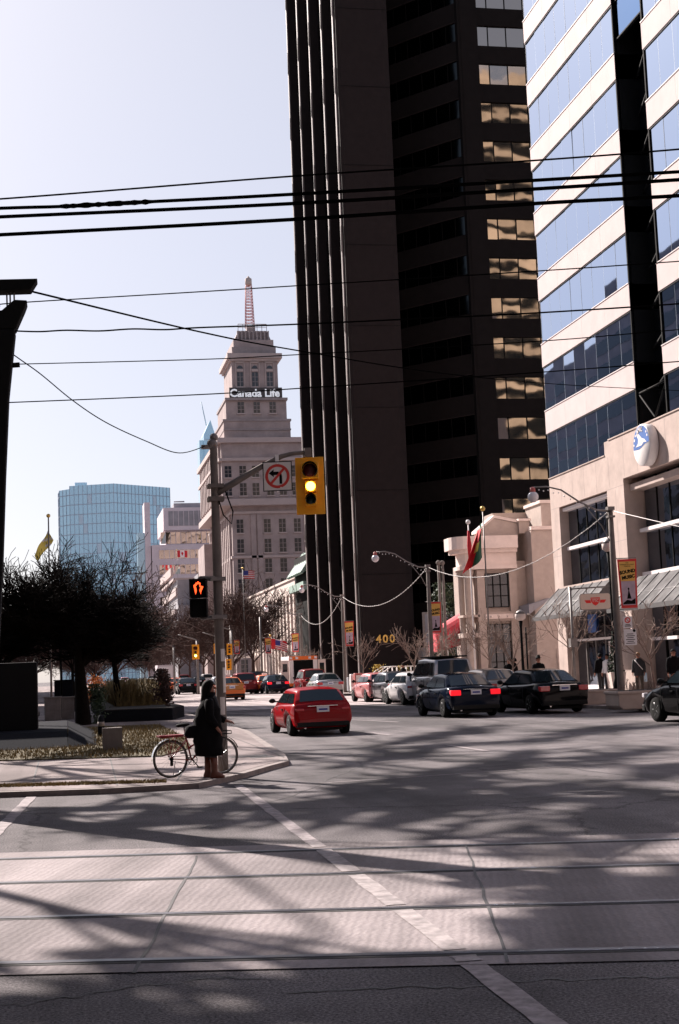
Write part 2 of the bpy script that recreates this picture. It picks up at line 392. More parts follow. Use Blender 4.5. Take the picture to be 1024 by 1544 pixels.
# median island : sidewalk, kerb, grass
kb=[G(-700,1225),G(0,1203),G(150,1198),G(300,1189),G(370,1173),G(410,1161),G(436,1154),G(430,1143),G(375,1106)]
kb=[(p.x,p.y) for p in kb]
kb+=[(4.95,60),(4.9,170),(4.9,420),(-12,420),(-12,60),(-30,40)]
def inset(pts,d,n):
    out=[]
    for i in range(len(pts)):
        a=Vector(pts[i-1]);b=Vector(pts[i]);c=Vector(pts[(i+1)%len(pts)])
        d1=(b-a).normalized();d2=(c-b).normalized();nn=Vector((-d1.y-d2.y,d1.x+d2.x));nn.normalize();out.append(tuple(b+nn*d))
    return out
ins=inset(kb,.16,0)
sheet('median_kerb',kb,KZ,M['kerb'],.09)
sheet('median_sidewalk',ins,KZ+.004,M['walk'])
sj=MB()
for p,q in [((165,1140),(177,1185)),((60,1143),(48,1187)),((428,1142),(340,1108)),((300,1128),(266,1179)),((372,1150),(330,1162))]:
    line(sj,G(*p,z=KZ),G(*q,z=KZ),.025,KZ+.009)
for (px,py,w,l) in [(375,1141,.35,.22),(395,1142,.22,.2)]:
    c=G(px,py,KZ);sj.face([(c.x-w,c.y-l,KZ+.01),(c.x+w,c.y-l*.8,KZ+.01),(c.x+w,c.y+l,KZ+.01),(c.x-w,c.y+l*.8,KZ+.01)])
for y in range(44,150,3): sj.face([(3.0,y,KZ+.009),(4.75,y,KZ+.009),(4.75,y+.03,KZ+.009),(3.0,y+.03,KZ+.009)])
struct(sj.build('sidewalk_seams',M['seam']))
g=MB();gp=[(-30,31.),(-1.6,29.8),(1.8,28.4),(2.6,31),(2.9,36),(2.9,47),(-30,60)]
nx,ny=60,60
import itertools
def inside(x,y,poly):
    c=False;n=len(poly)
    for i in range(n):
        x1_,y1_=poly[i];x2_,y2_=poly[(i+1)%n]
        if (y1_>y)!=(y2_>y) and x<(x2_-x1_)*(y-y1_)/(y2_-y1_)+x1_: c=not c
    return c
g.prism(gp,'z',KZ,KZ+.03)
struct(g.build('median_lawn',M['grassd']))
gb=MB()
k=0
while k<15000:
    x=rnd.uniform(-3.5,3);y=rnd.uniform(28,46)
    if not inside(x,y,gp): continue
    k+=1;h=rnd.uniform(.03,.10);a=rnd.uniform(0,2*pi);w=.012;dx,dy=cos(a)*w,sin(a)*w;t=rnd.uniform(-.04,.04)
    gb.face([(x-dx,y-dy,KZ+.028),(x+dx,y+dy,KZ+.028),(x+t,y+t*.6,KZ+.03+h)])
for i in range(5200):   # weeds and litter growing out of the kerb edge
    u=rnd.random();p=G(-40,1196).lerp(G(250,1188),u**1.4) ;x=p.x;y=p.y+rnd.gauss(.05,.08)
    h=rnd.uniform(.02,.06);a=rnd.uniform(0,2*pi);gb.face([(x-cos(a)*.012,y-sin(a)*.012,KZ),(x+cos(a)*.012,y+sin(a)*.012,KZ),(x+.02,y,KZ+h)])
o=gb.build('dry_grass_blades',M['grassb']);o['kind']='stuff';tag(o,'short dry yellow grass on the shaded median','grass')
# median paved plaza behind the lawn is the sidewalk itself; right sidewalk
sheet('right_kerb',[(17.25,30),(17.45,30),(17.45,480),(17.25,480)],KZ+.03,M['kerb'],.2)
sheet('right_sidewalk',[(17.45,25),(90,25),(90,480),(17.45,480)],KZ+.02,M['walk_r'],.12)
rs=MB()
for y in range(28,130,3): rs.face([(17.5,y,KZ+.024),(26,y,KZ+.024),(26,y+.03,KZ+.024),(17.5,y+.03,KZ+.024)])
for x in (19.4,22.2): rs.face([(x,28,KZ+.026),(x+.03,28,KZ+.026),(x+.03,130,KZ+.026),(x,130,KZ+.026)])
struct(rs.build('sidewalk_joints',M['kerb']))
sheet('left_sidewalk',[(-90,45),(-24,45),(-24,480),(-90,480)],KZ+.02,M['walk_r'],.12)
SZ=KZ+.02
# ================= STRIPED GLASS OFFICE BUILDING (right) =================
X0=26.12;YS=73.55;TOP=45.
b=T('glass_office_building','tall office building at right with slanting bands of mirror glass and pale pink panels','building',(X0,YS,0))
core=MB();core.box(X0+1.6,52,8,YS-.05,0,TOP-.3);core.build('core_wall',M['panel'],b)
ZB=11.5
lv=[(14.0+3.735*i) for i in range(9)]
def ribbon(y0,y1,z0,z1,gm,name='window_band',x=X0+.06,pw=1.52):
    m=MB();n=max(1,int(round((y1-y0)/pw)));w=(y1-y0)/n
    for i in range(n):
        a=y0+i*w;c=a+w;t=[rnd.uniform(-.008,.008) for _ in range(3)]
        m.face([(x+t[0],a+.015,z0),(x+t[1],c-.015,z0),(x+t[1]+t[2],c-.015,z1),(x+t[0]+t[2],a+.015,z1)],0)
        m.box(x-.003,x+.04,c-.009,c+.009,z0,z1,1)
    m.box(x+.03,x+.08,y0,y1,z0,z1,1)
    m.box(x-.05,x+.06,y0,y1,z1-.06,z1+.0,2)
    return m.build(name,[gm,M['hotelline'],M['dline']],b)
bays=[(61.0,YS),(8.,57.8)]
for (ya,yb) in bays:
    zprev=ZB if ya>60 else 12.18
    for i,z in enumerate(lv):
        if ya>60 and i==0:
            ribbon(64.72,yb,11.5,z,M['skyglass']);ribbon(ya,64.72,12.18,z,M['skyglass'])
        else: ribbon(ya,yb,zprev if i==0 else z-2.47,z,M['skyglass'])
        m=MB();n=int(round((yb-ya)/3.04));w=(yb-ya)/n
        for k in range(n): m.box(X0-.02,X0+1.5,ya+k*w+.006,ya+(k+1)*w-.006,z+.002,z+1.262,0)
        m.box(X0+.01,X0+1.4,ya,yb,z+.01,z+1.25,1);m.box(X0-.05,X0+.2,ya,yb,z+1.262,z+1.30,2)
        m.build('spandrel_band',[M['panel'],M['lime_d'],M['bright']],b)
# recessed dark glass shaft
m=MB()
z=12.2
while z<TOP:
    for (ya,yb,xa,xb) in [(57.8,61.0,X0+.15,X0+1.05 if z<30 else X0+.15)]:
        m.face([(xa,ya,z+.03),(xb,yb,z+.03),(xb,yb,z+1.84),(xa,ya,z+1.84)],0 if z<30 else 2)
        m.prism([(xa-.05,ya),(xb-.05,yb),(xb+.1,yb),(xa+.1,ya)],'z',z-.035,z+.03,1)
    z+=1.8675
m.build('glass_shaft',[M['darkglass'],M['black'],M['skytint']],b)
m=MB();m.box(X0+1.2,X0+1.55,57.8,61,12.2,TOP);m.box(X0,X0+1.5,57.7,57.8,12.2,TOP);m.box(X0,X0+1.5,61.0,61.1,12.2,TOP)
m.tube([(X0+.12,60.9,13.7),(X0+.12,59.3,12.35),(X0+.12,57.9,13.7)],.045,6);m.tube([(X0+.12,57.9,13.75),(X0+.12,60.9,13.75)],.045,6)
m.build('shaft_frame',M['black'],b)
m=MB();m.box(X0-.05,X0+1.6,8,YS,TOP-.29,TOP+.3);m.box(X0+1.5,52,YS-.06,YS,0,TOP);m.build('roof',M['panel'],b)
# podium
P=MB()
P.box(X0,X0+1.6,72.2,YS,0,ZB)               # end pier
P.box(X0,X0+1.6,63.16,65.3,0,12.18 )         # middle pier
P.box(X0,X0+1.6,65.302,72.198,9.8,ZB)        # over window 1
P.box(X0+.002,X0+1.6,64.72,65.3,12.181-.7,12.18) if False else None
P.box(X0,X0+1.6,8,63.158,10.1,12.18)
P.box(X0+.003,X0+1.6,65.302,72.198,4.9,5.55)
P.box(X0-.04,X0+.5,65.3,YS,ZB-.001,ZB+.05);P.box(X0-.04,X0+.5,8,64.72,12.181,12.24)
P.box(X0,X0+1.6,48,50,0,10.098)
for y in (72.88,64.2): P.box(X0-.003,X0+.01,y,y+.015,.1,9.7,1)
for y in [50+1.62*k for k in range(9)]+[64.9,66.6,68.3,70,71.7]: P.box(X0-.003,X0+.01,y,y+.015,(10.2 if y<63 else 9.9),(12.1 if y<64.5 else 11.4),1)
for z in (2.4,4.8,7.2,9.8): P.box(X0-.003,X0+.01,63.2,65.25,z,z+.015,1);P.box(X0-.003,X0+.01,72.25,73.5,z,z+.015,1)
P.build('podium_wall',[M['stone_p'],M['lime_d']],b)
m=MB()
for i in range(5):
    ya=65.35+i*1.37;m.face([(X0+.5,ya,5.55),(X0+.5+rnd.uniform(-.01,.01),ya+1.35,5.55),(X0+.5,ya+1.35,9.8),(X0+.5+rnd.uniform(-.01,.01),ya,9.8)],0)
    m.box(X0+.46,X0+.52,ya-.03,ya+.02,5.55,9.8,1)
m.box(X0+.25,X0+.55,65.31,72.0,7.45,7.62,2);m.box(X0+.15,X0+.55,65.31,72.1,9.55,9.72,2);m.build('podium_window',[M['podglass'],M['black'],M['bright']],b)
m=MB()
for i in range(9):
    ya=50.1+i*1.44;m.face([(X0+.98,ya,4.9),(X0+.98+rnd.uniform(-.01,.01),ya+1.42,4.9),(X0+.98,ya+1.42,10.1),(X0+.98+rnd.uniform(-.01,.01),ya,10.1)],0)
    m.box(X0+.94,X0+1.0,ya-.03,ya+.02,0,10.1,1)
m.box(X0+.6,X0+1.0,50,63,5.4,5.6,2);m.box(X0+.6,X0+1.0,50,63,7.5,7.66,2)
m.box(X0+.3,X0+1.5,50.01,63.15,9.5,9.8,3);m.build('podium_window',[M['podglass'],M['black'],M['bright'],M['stone_p']],b)
# shop front
m=MB()
for i in range(5):
    ya=65.35+i*1.37;m.face([(X0+.6,ya,.3),(X0+.6+rnd.uniform(-.01,.01),ya+1.35,.3),(X0+.6,ya+1.35,4.9),(X0+.6,ya,4.9)],0);m.box(X0+.55,X0+.62,ya-.04,ya+.03,.1,4.9,1)
m.box(X0+.5,X0+.62,65.31,72.1,.1,.32,2);m.box(X0+.5,X0+.62,65.31,72.1,2.6,2.72,2);m.box(X0+.52,X0+.59,69.2,70.3,3.0,4.4,3);m.box(X0+.52,X0+.59,66.2,67.6,.5,2.5,4)
m.build('shop_front',[M['podglass'],M['galv'],M['bright'],M['orange'],M['signw']],b)
m=MB()
for i in range(9):
    ya=50.1+i*1.44;m.face([(X0+1.0,ya,.3),(X0+1.0+rnd.uniform(-.01,.01),ya+1.42,.3),(X0+1.0,ya+1.42,4.9),(X0+1.0,ya,4.9)],0)
m.box(X0+.9,X0+1.02,50,63.1,2.4,2.55,1);m.box(X0+.9,X0+1.02,50,63.1,.1,.3,1);m.build('shop_front',[M['podglass'],M['bright']],b)
# door glass poster etc
def awning(ya,yb,zt,zb,out,lab):
    m=MB();m.face([(X0-.02,ya,zt),(X0-.02,yb,zt),(X0-out,yb,zb),(X0-out,ya,zb)],0);m.face([(X0-.02,ya,zt-.04),(X0-.02,yb,zt-.04),(X0-out,yb,zb-.04),(X0-out,ya,zb-.04)],0)
    for y in (ya,yb): m.face([(X0-.02,y,zt),(X0-.02,y,zb),(X0-out,y,zb)],0)
    aw=m.build('awning',M['awng'],b);aw['label']=lab
    m=MB();n=int((yb-ya)/1.15)
    for i in range(n+1):
        y=ya+i*(yb-ya)/n;m.tube([(X0-.02,y,zt+.02),(X0-out,y,zb+.02)],.028,5);m.tube([(X0-.02,y,zb),(X0-out,y,zb)],.03,5)
    m.box(X0-out-.05,X0-out+.03,ya,yb,zb-.14,zb+.06);m.tube([(X0-out*.55,ya,zt-(zt-zb)*.55),(X0-out*.55,yb,zt-(zt-zb)*.55)],.03,5);m.build('awning_frame',M['ribs'],aw)
awning(65.35,72.9,5.45,3.9,1.6,'sloping glass awning over the left shop front')
awning(50,62.1,5.35,3.85,1.6,'sloping glass awning over the right shop front')
# round sign
t=T('round_wall_sign','round blue and white wall sign with a pale bird, high on the pink podium','sign',(X0,59.7,11.15))
F=frame((X0-.45,59.7,11.15),(0,-1,0),(0,0,1))
m=MB();m.lathe([(.93,-.42),(.95,-.40),(.95,-.02),(.93,0)],(0,0,0),'z',40);m.v=[tuple(F@Vector(p)) for p in m.v];m.build('sign_drum',M['white'],t)
m=MB()
pts=[(.9*cos(a),.9*sin(a),.012) for a in [rad(6)+i*rad(168)/20 for i in range(21)]]
m.face([F@Vector(p) for p in pts+[(-.9,-.12,.012),(-.3,-.16,.012),(0,-.1,.012),(.35,.0,.012),(.85,.04,.012)]][::1],0)
bird=[(-.62,-.02),(-.35,.12),(-.3,.3),(-.5,.55),(-.35,.62),(-.05,.42),(.12,.3),(.4,.22),(.62,.05),(.3,.1),(.05,-.02),(-.3,-.02)]
m.face([F@Vector((x,y,.02)) for x,y in bird],1)
for cx,cy,s in [(-.7,.3,.09),(.7,.35,.08),(-.6,.5,.07),(.62,.52,.06),(-.8,.1,.07)]:
    m.face([F@Vector((cx+s*cos(k*pi/3)*rnd.uniform(.6,1.2),cy+s*sin(k*pi/3)*rnd.uniform(.6,1.2),.021)) for k in range(6)],1)
m.build('emblem',[M['orange'],M['white']],t)
m=MB()
for ch,a in [('A',118),('M',102),('I',88),('L',76)]:
    Fl=F@Matrix.Translation((.72*cos(rad(a)),.72*sin(rad(a)),.022))@Matrix.Rotation(rad(a-90),4,'Z')
    put_text(m,ch,.3,Fl,0,bold=.006)
m.build('lettering',M['white'],t)
# ================= DARK TOWER 400 =================
TH=92.;DX=24.9;DY=120.
b=T('dark_office_tower','very tall dark brown tower with projecting vertical piers and gold reflecting window bands','building',(DX,DY,0))
m=MB();m.box(DX+1.0,DX+28,DY+8.2,DY+27,0,TH);m.box(36.6,DX+28,DY+.5,DY+8.2,0,TH)
m.build('core_wall',M['brown'],b)
m=MB()   # rounded solid corner wall
n=8;pts=[(DX+1.2,DY+8),(DX+1.2,DY+.5)]
pts=[(DX+1.1,DY+8.1),(DX+1.1,DY+.62),(DX,DY+.6),(DX+.02,DY+.2),(DX+.3,DY+.05),(DX+1.1,DY),(DX+4.2,DY-.12),(DX+4.75,DY+.1),(DX+4.9,DY+.6),(DX+4.9,DY+8.1)]
m.prism(pts,'z',0,TH);m.build('corner_wall',M['brown'],b)
m=MB()   # floor joints as real grooves: thin lines
for k in range(0,24): 
    zz=6+k*3.66;m.box(DX-.0,DX+4.7,DY-.13,DY-.10,zz,zz+.03) if k%2 else None
m.build('wall_joints',M['black'],b)
ys=[120.95]+[120+6.45*k for k in range(1,5)]
for k,y in enumerate(ys):   # projecting piers along the avenue face
    m=MB();m.box(DX-.03,DX+1.2,y-(.45 if k else .3),y+(.45 if k else .2),0,TH,0);m.box(DX-.14,DX-.03,y-.30,y+.16,0,TH,1)
    zz=9.+k*1.3
    while zz<TH:
        m.prism([(DX-.141,zz),(DX-.24,zz+.35),(DX-.20,zz+2.6),(DX-.141,zz+2.7)],'y',y-.42,y-.34,2);zz+=7.32  # metal lips added to imitate bright glints on the piers
    m.build('pier',[M['brown'],M['fin'],M['galv']],b)
for k in range(4):
    m=MB();y0=[121,126.9,133.3,139.8][k];y1=y0+5.5
    z=4.
    while z<TH: m.box(DX+.75,DX+1.0,y0,y1,z,z+2.4,0);z+=3.66
    m.box(DX+.8,DX+.98,y0,y1,0,TH,1);m.build('window_bay',[M['towerdim'],M['black']],b)
# 45 degree window wall
ax,ay,bx_,by_=29.8,128.,36.4,120.2
dd=Vector((bx_-ax,by_-ay,0));Ld=dd.length;dd.normalize();nn=Vector((dd.y,-dd.x,0))
if nn.y>0: nn=-nn
F=Matrix(((dd.x,-nn.x,0,ax),(dd.y,-nn.y,0,ay),(0,0,1,0),(0,0,0,1)))
m=MB();m.box(-.4,Ld+.1,.12,1.0,0,TH,T=F);m.build('recess_wall',M['brown2'],b)
z=7.35;i=0
while z<TH-3:
    m=MB();n=7;w=Ld/n
    for k in range(n):
        t1=rnd.uniform(-.01,.01);m.face([F@Vector((k*w+.03,.1,z)),F@Vector((k*w+w-.03,.1+t1,z)),F@Vector((k*w+w-.03,.1+t1,z+1.72)),F@Vector((k*w+.03,.1,z+1.72))],0)
    m.box(-.2,Ld,.0,.09,z+1.75,z+3.6,1,T=F);m.box(-.2,Ld,-.05,.0,z+1.72,z+1.8,2,T=F);m.build('window_band',[M['towerdim'],M['brown2'],M['brown']],b);z+=3.66
m=MB();m.box(36.2,38.1,DY-.15,DY+1.2,0,TH)
m.box(36.45,36.5,DY-.2,DY-.14,0,TH)
m.build('column',M['brown2'],b)
# north window wall
z=7.35-.55;k=0
while z<TH-3:
    m=MB();xs=[38.12,39.2,40.95,42.7,44.5,46.2,48,50,52]
    for a,c in zip(xs[:-1],xs[1:]):
        t=[rnd.uniform(-.012,.012) for _ in range(2)]
        m.face([(a+.04,DY+.3+t[0],z),(c-.04,DY+.3-t[0],z),(c-.04,DY+.3-t[0]+t[1],z+1.95),(a+.04,DY+.3+t[0]+t[1],z+1.95)],0)
        m.box(c-.05,c+.05,DY+.26,DY+.4,z,z+1.95,1)
    m.box(38.1,52.8,DY+.1,DY+.52,z+1.96,z+3.655,2);m.build('window_band',[M['towerglass'],M['black'],M['brown2']],b);z+=3.66
m=MB();F=frame((27.0,DY-.16,4.05),(1,0,0),(0,0,1));put_text(m,'400',.95,F,0,ext=.03,space=1.25,bold=.02);m.build('numerals',M['gold'],b)
m=MB();m.box(29.9,36,118.5,124,0,3.2,0);m.box(30.0,34.5,118.4,118.5,3.3,6.2,0);m.box(30.2,33.2,118.3,118.42,3.5,6.0,1);m.build('entrance_block',[M['concrete'],M['greyst']],b)
# ================= TAN CLUB BUILDING =================
b=T('tan_club_building','low tan stucco building with a white rounded porch cornice and stepped pediment','building',(26,88,0))
m=MB();m.box(29.3,45,86.5,104,0,10.0,0);m.box(25.9,29.32,88,93.2,0,8.15,0);m.box(26.3,28.7,88,90.5,8.15,9.9,0)
m.prism([(26.2,9.6),(26.2,10.0),(27.35,10.95),(28.9,10.6),(28.9,9.6)],'y',87.93,88.8,0);m.box(28.9,29.6,87.6,95,9.9,10.7,0)
m.box(30.2,32.0,86.9,90,10.0,11.75,0);m.box(27.9,30.2,90,92,10.0,11.5,0)
m.build('wall',M['tan'],b)
m=MB();m.prism([(26.1,9.98),(26.1,10.15),(27.35,11.14),(28.95,10.8),(28.95,10.62),(27.35,10.96)],'y',87.85,89.,0)
m.box(29.28,45,86.35,86.95,10.0,10.22);m.box(30.1,32.1,86.8,90.1,11.75,11.95);m.box(28.85,29.7,87.5,95.1,10.7,10.85);m.build('coping',M['cream'],b)
# porch entablature with rounded front
m=MB()
def rr(x0,r,ya,yb,z0,z1,mm=0):
    pts=[(28.6,ya),(x0+r,ya)]+[(x0+r-r*sin(t*pi/8),ya+r-r*cos(t*pi/8)) for t in range(1,5)]+[(x0,yb),(28.6,yb)]
    m.prism(pts,'z',z0,z1,mm)
rr(24.3,1.1,87.1,89.3,8.95,9.75);rr(24.55,1.0,87.35,89.25,8.7,8.95);rr(25.0,.8,87.6,89.2,7.9,8.7)
rr(24.85,.9,87.5,89.25,7.65,7.9);m.build('entablature',M['cream'],b)
for i,(cx,cy) in enumerate([(25.45,88.1),(25.3,89.0)]):
    m=MB();m.lathe([(.36,0),(.36,.25),(.29,.4),(.27,7.1),(.38,7.35),(.40,7.65)],(cx,cy,SZ),'z',18);m.build('column',M['tan'],b)
m=MB();m.box(25.95,26.45,87.75,88.0,0,7.6);m.box(28.1,28.6,87.75,88.0,0,7.6);m.box(25.9,28.65,87.7,88.0,4.3,4.9);m.box(24.8,26.0,87.5,89,3.3,3.6);m.box(24.9,26.0,87.7,89,4.6,4.75)
m.build('pilaster',M['tan'],b)
m=MB();m.box(26.35,28.2,87.55,87.8,4.45,4.75)
for k in range(3): m.ball((26.7+k*.55,87.5,4.6),.07,8)
m.build('string_course',M['cream'],b)
for (z0,z1) in [(5.2,7.35),(.5,4.1)]:
    m=MB();m.box(26.5,28.05,87.9,87.985,z0,z1,0)
    for k in range(4): m.box(26.5+k*.5,26.55+k*.5,87.84,87.9,z0,z1,1)
    for k in range(4): m.box(26.5,28.05,87.84,87.9,z0+(z1-z0)*k/3-.02,z0+(z1-z0)*k/3+.03,1)
    m.build('window',[M['win'],M['black']],b)
m=MB();m.prism([(28.7,4.6),(28.7,5.2),(30.1,5.6),(30.1,5.5)],'y',85.9,87.9);m.build('side_canopy',M['greyst'],b)
m=MB();m.tube([(30.6,86.4,.6),(30.6,86.4,2.4)],.03,5);m.box(29.4,33,86.3,86.45,.1,.9);m.build('low_railing',M['tan'],b)
# red canopy
t=T('red_canopy','long red barrel canopy sloping from the club porch to the pavement','awning',(23,90,0))
def archring(c,r,h,n=10):
    return [(c[0],c[1]+r*cos(pi*k/n),c[2]+h*sin(pi*k/n)) for k in range(n+1)]
ca_=PY(690,930,89.3);cb_=PY(650,952,89.3)
m=MB();R0=archring((25.6,90.3,4.05),1.1,1.05);R1=archring((23.5,90.3,2.9),1.1,1.05)
for i in range(10): m.face([R0[i],R0[i+1],R1[i+1],R1[i]],0,False)
m.build('canopy_top',M['pinkcan'],t)
m=MB();m.face(R1+[(23.5,89.2,2.5),(23.5,91.4,2.5)],0);m.build('canopy_end',M['pinkcan'],t)
m=MB()
for y in (89.2,91.4): m=MB();m.face([(25.6,y,4.05),(23.5,y,2.9),(23.5,y,2.5),(25.6,y,3.0)],0);m.build('canopy_side',M['redcan'],t)
m=MB()
for x in (23.6,24.8): 
    for y in (89.25,91.35): m.tube([(x,y,SZ),(x,y,2.8)],.03,6)
m.build('canopy_post',M['galv'],t)
# ================= CONSULATE (white pilasters) =================
b=T('pilastered_building','low pale building with a row of tall white pilasters along the avenue','building',(26,166,0))
m=MB();m.box(26.4,45,157.5,204,0,11.6);m.build('wall',M['stone_p'],b)
m=MB();m.box(26.0,45,157.4,204.2,10.6,12.2);m.box(25.85,45,157.3,204.3,12.2,12.45);m.build('cornice',M['cream'],b)
y=160.
while y<203.5:
    m=MB();m.box(26.,26.5,y,y+.95,0,10.6);m.build('pilaster',M['cream'],b);y+=2.72
y=161.
while y<202.5:
    m=MB();m.box(26.3,26.42,y+.15,y+1.6,1,10.3);m.build('window',M['win'],b);y+=2.72
m=MB();m.box(22.5,26,196,200,3.7,4.0);m.tube([(22.7,196.2,3.9),(26,196.2,7.2)],.06,5);m.tube([(23.7,196.2,3.9),(26,196.2,6.2)],.06,5);m.build('entrance_canopy',M['white'],b)
b=T('green_roofed_building','narrow dark building with a sloping green copper roof beside the tower','building',(25.9,149,0))
m=MB();m.box(25.3,33,147.5,157.2,0,14.);m.box(27.5,29,149,151,14,17.4);m.build('wall',M['black'],b)
m=MB();m.prism([(24.4,12.0),(26.2,14.6),(26.3,14.5),(24.6,11.8)],'y',147.3,157.2);m.prism([(24.9,12.3),(26.3,14.5),(26.3,14.1),(24.9,12)],'y',147.4,157)
for k in range(8): m.prism([(24.3,11.9),(26.2,14.7),(26.25,14.6),(24.35,11.8)],'y',147.5+k*1.3,147.65+k*1.3)
m.box(24.6,25.8,147.3,157.2,10.2,11.0);m.build('roof',M['copper'],b)
m=MB();m.tube([(24.9,147.2,15.1),(27.3,147.2,17.6)],.08,5);m.build('roof_edge',M['white'],b)
# ================= STEPPED STONE TOWER with lit sign =================
b=T('stepped_stone_tower','tall stepped limestone office tower with lattice beacon and a white lettered sign','building',(39,285,0))
def Z(py): return 72.8-(py-490)*.1385
cx=38.9
L_=MB();Ld_=MB()
L_.box(31.1,62,285,330,36,48.0);L_.box(33.,62,286,330,0,36);L_.box(30.0,34,315,330,0,30)
L_.box(cx-6.9,cx+6.9,286.5,304,48,52.5);L_.box(cx-6.3,cx+6.3,287,303.,52.5,56.9)
L_.box(cx-4.8,cx+4.8,287.5,302,56.9,65.6);L_.box(cx-4.2,cx+4.2,288,301,67.9,69.5)
L_.build('wall',M['lime'],b)
for z0,z1,x0,y0 in [(34.9,36.2,30.4,284.3),(33.3,33.8,32.6,285.6),(47.6,48.6,30.3,284.3),(43.9,44.5,30.5,284.4),(40.3,40.9,-99,0),(24.4,24.9,32.7,285.7)]:
    if x0<0: continue
    m=MB();m.box(x0,62.3,y0,330.5,z0,z1);m.build('cornice',M['limesoft'],b)
m=MB();m.box(cx-5.7,cx+5.7,286.6,303,65.4,66.4);m.box(cx-5.2,cx+5.2,287,302.5,64.9,65.4);m.build('cornice',M['limesoft'],b)
for z0,z1,hw in [(52.3,52.7,7.1),(50.4,50.7,7.0),(56.6,57.1,6.5)]:
    m=MB();m.box(cx-hw,cx+hw,286.3,303.4,z0,z1);m.build('cornice',M['lime_d'],b)
m=MB();m.box(cx-4.6,cx+4.6,287.7,301.5,66.4,67.9);MB().box(cx-5.5,cx+5.5,286.9,287.3,56.95,59.3).build('sign_band',M['signband'],b)
m.loft([(cx,294.5,69.5,3.9*1.3,5.5),(cx,294.5,71.5,3.0*1.3,4.6)],4,T=None) if False else m.prism([(cx-3.9,69.5),(cx+3.9,69.5),(cx+3.0,71.6),(cx-3.0,71.6)],'y',289,300)
for k in range(9): m.box(cx-3.3+k*.8,cx-3.0+k*.8,288.5,289.2,69.5,71.5)
m.build('crown',M['lime_d'],b)
m=MB()
for k in range(7):
    x=cx-3+k*1.;m.tube([(x,289,71.6),(x,289,73)],.06,4)
m.tube([(cx-3,289,73),(cx+3,289,73)],.08,4);m.tube([(cx-3,289,72.3),(cx+3,289,72.3)],.05,4);m.box(cx-.9,cx+.9,291,293,71.6,73.2);m.build('crown_railing',M['lime_d'],b)
m=MB()
for sx in (-1,1):
    for sy in (-1,1): m.tube([(cx-.1+sx*.9,292+sy*.8,73),(cx-.1+sx*.6,292+sy*.55,82)],.07,4)
for k in range(13):
    z=73.5+k*.66;w=.9-.3*(z-73)/9
    m.box(cx-.1-w,cx-.1+w,292-w-.05,292-w+.05,z,z+.14);m.box(cx-.1-w,cx-.1+w,292+w-.05,292+w+.05,z,z+.14)
    w2=w-.03;m.tube([(cx-.1-w,292-w,z),(cx-.1+w2,292-w,z+.66)],.05,3)
bc=m.build('beacon_mast',M['redsteel'],b)
m=MB();m.lathe([(.5,81.9),(.72,82.2),(.72,83.4),(.4,83.6),(.1,84.0)],(cx-.1,292,0),'z',10);m.build('beacon',M['stone_p'],bc)
m=MB();F=frame((cx,286.75,58.05),(1,0,0),(0,0,1));put_text(m,'Canada Life',2.2,F@Matrix.Translation((-.25,0,0)),0,ext=.12,bold=.05);m.build('lettering',M['litletter'],b)
def wins(xs,z0,z1,w,y,arch=False):
    for x in xs:
        m=MB();m.box(x-w/2,x+w/2,y-.06,y+.05,z0,z1,0)
        m.box(x-.05,x+.05,y-.1,y-.05,z0,z1,1)
        for q in range(1,3): m.box(x-w/2,x+w/2,y-.1,y-.05,z0+(z1-z0)*q/3-.04,z0+(z1-z0)*q/3+.04,1)
        m.box(x-w/2-.2,x+w/2+.2,y-.3,y+.02,z0-.25,z0,2)
        if arch:
            m.prism([(x+w/2*cos(pi*k/8),z1+.75+w/2*sin(pi*k/8)) for k in range(9)],'y',y-.06,y+.02,0)
            m.box(x-w/2-.1,x+w/2+.1,y-.25,y-.0,z1+.1,z1+.6,2)
        m.build('window',[M['win'],M['lime_d'],M['limesoft']],b)
wins([cx-3.1,cx,cx+3.1],59.6,62.6,1.25,287.5,True)
wins([cx-3.2,cx+.1,cx+3.4],54,56.3,1.3,287)
wins([32.4,35.4,38.0,41.,43.6,46.2],40.6,42.9,1.35,285);wins([32.4,35.4,38.0,41.,43.6,46.2],36.9,39.4,1.35,285)
for r in range(8):
    z1=32.2-r*4.0
    wins([34.6,40.2,43.3,46.4,50],z1-2.7,z1,1.35,286) if z1>3 else None
for z0,z1,x,yy in [(0,33.2,33.,(288,330)),(37.,47.5,31.1,(287,330))]:   # avenue face pilasters and windows
    y=yy[0]
    while y<yy[1]-1:
        m=MB();m.box(x-.45,x+.02,y,y+1.0,z0,z1,0);m.box(x-.05,x+.01,y+1.4,y+2.6,z0+1,z1-1,1);m.build('pilaster',[M['limesoft'],M['win']],b);y+=3.3
for x in (37.3,38.6,48.4): 
    m=MB();m.box(x-.5,x+.5,285.7,286.05,0,33.2);m.build('pilaster',M['lime'],b)
m=MB()
for k in range(3):
    x=cx-3.1+k*3.1;m.box(x-1.0,x-.8,287.25,287.55,59.2,64.6);m.box(x+.8,x+1.,287.25,287.55,59.2,64.6);m.box(x-1,x+1,287.25,287.55,64.5,64.8)
m.build('window_surround',M['limesoft'],b)
b.scale=(1,1,1.014);b.location.x+=.6
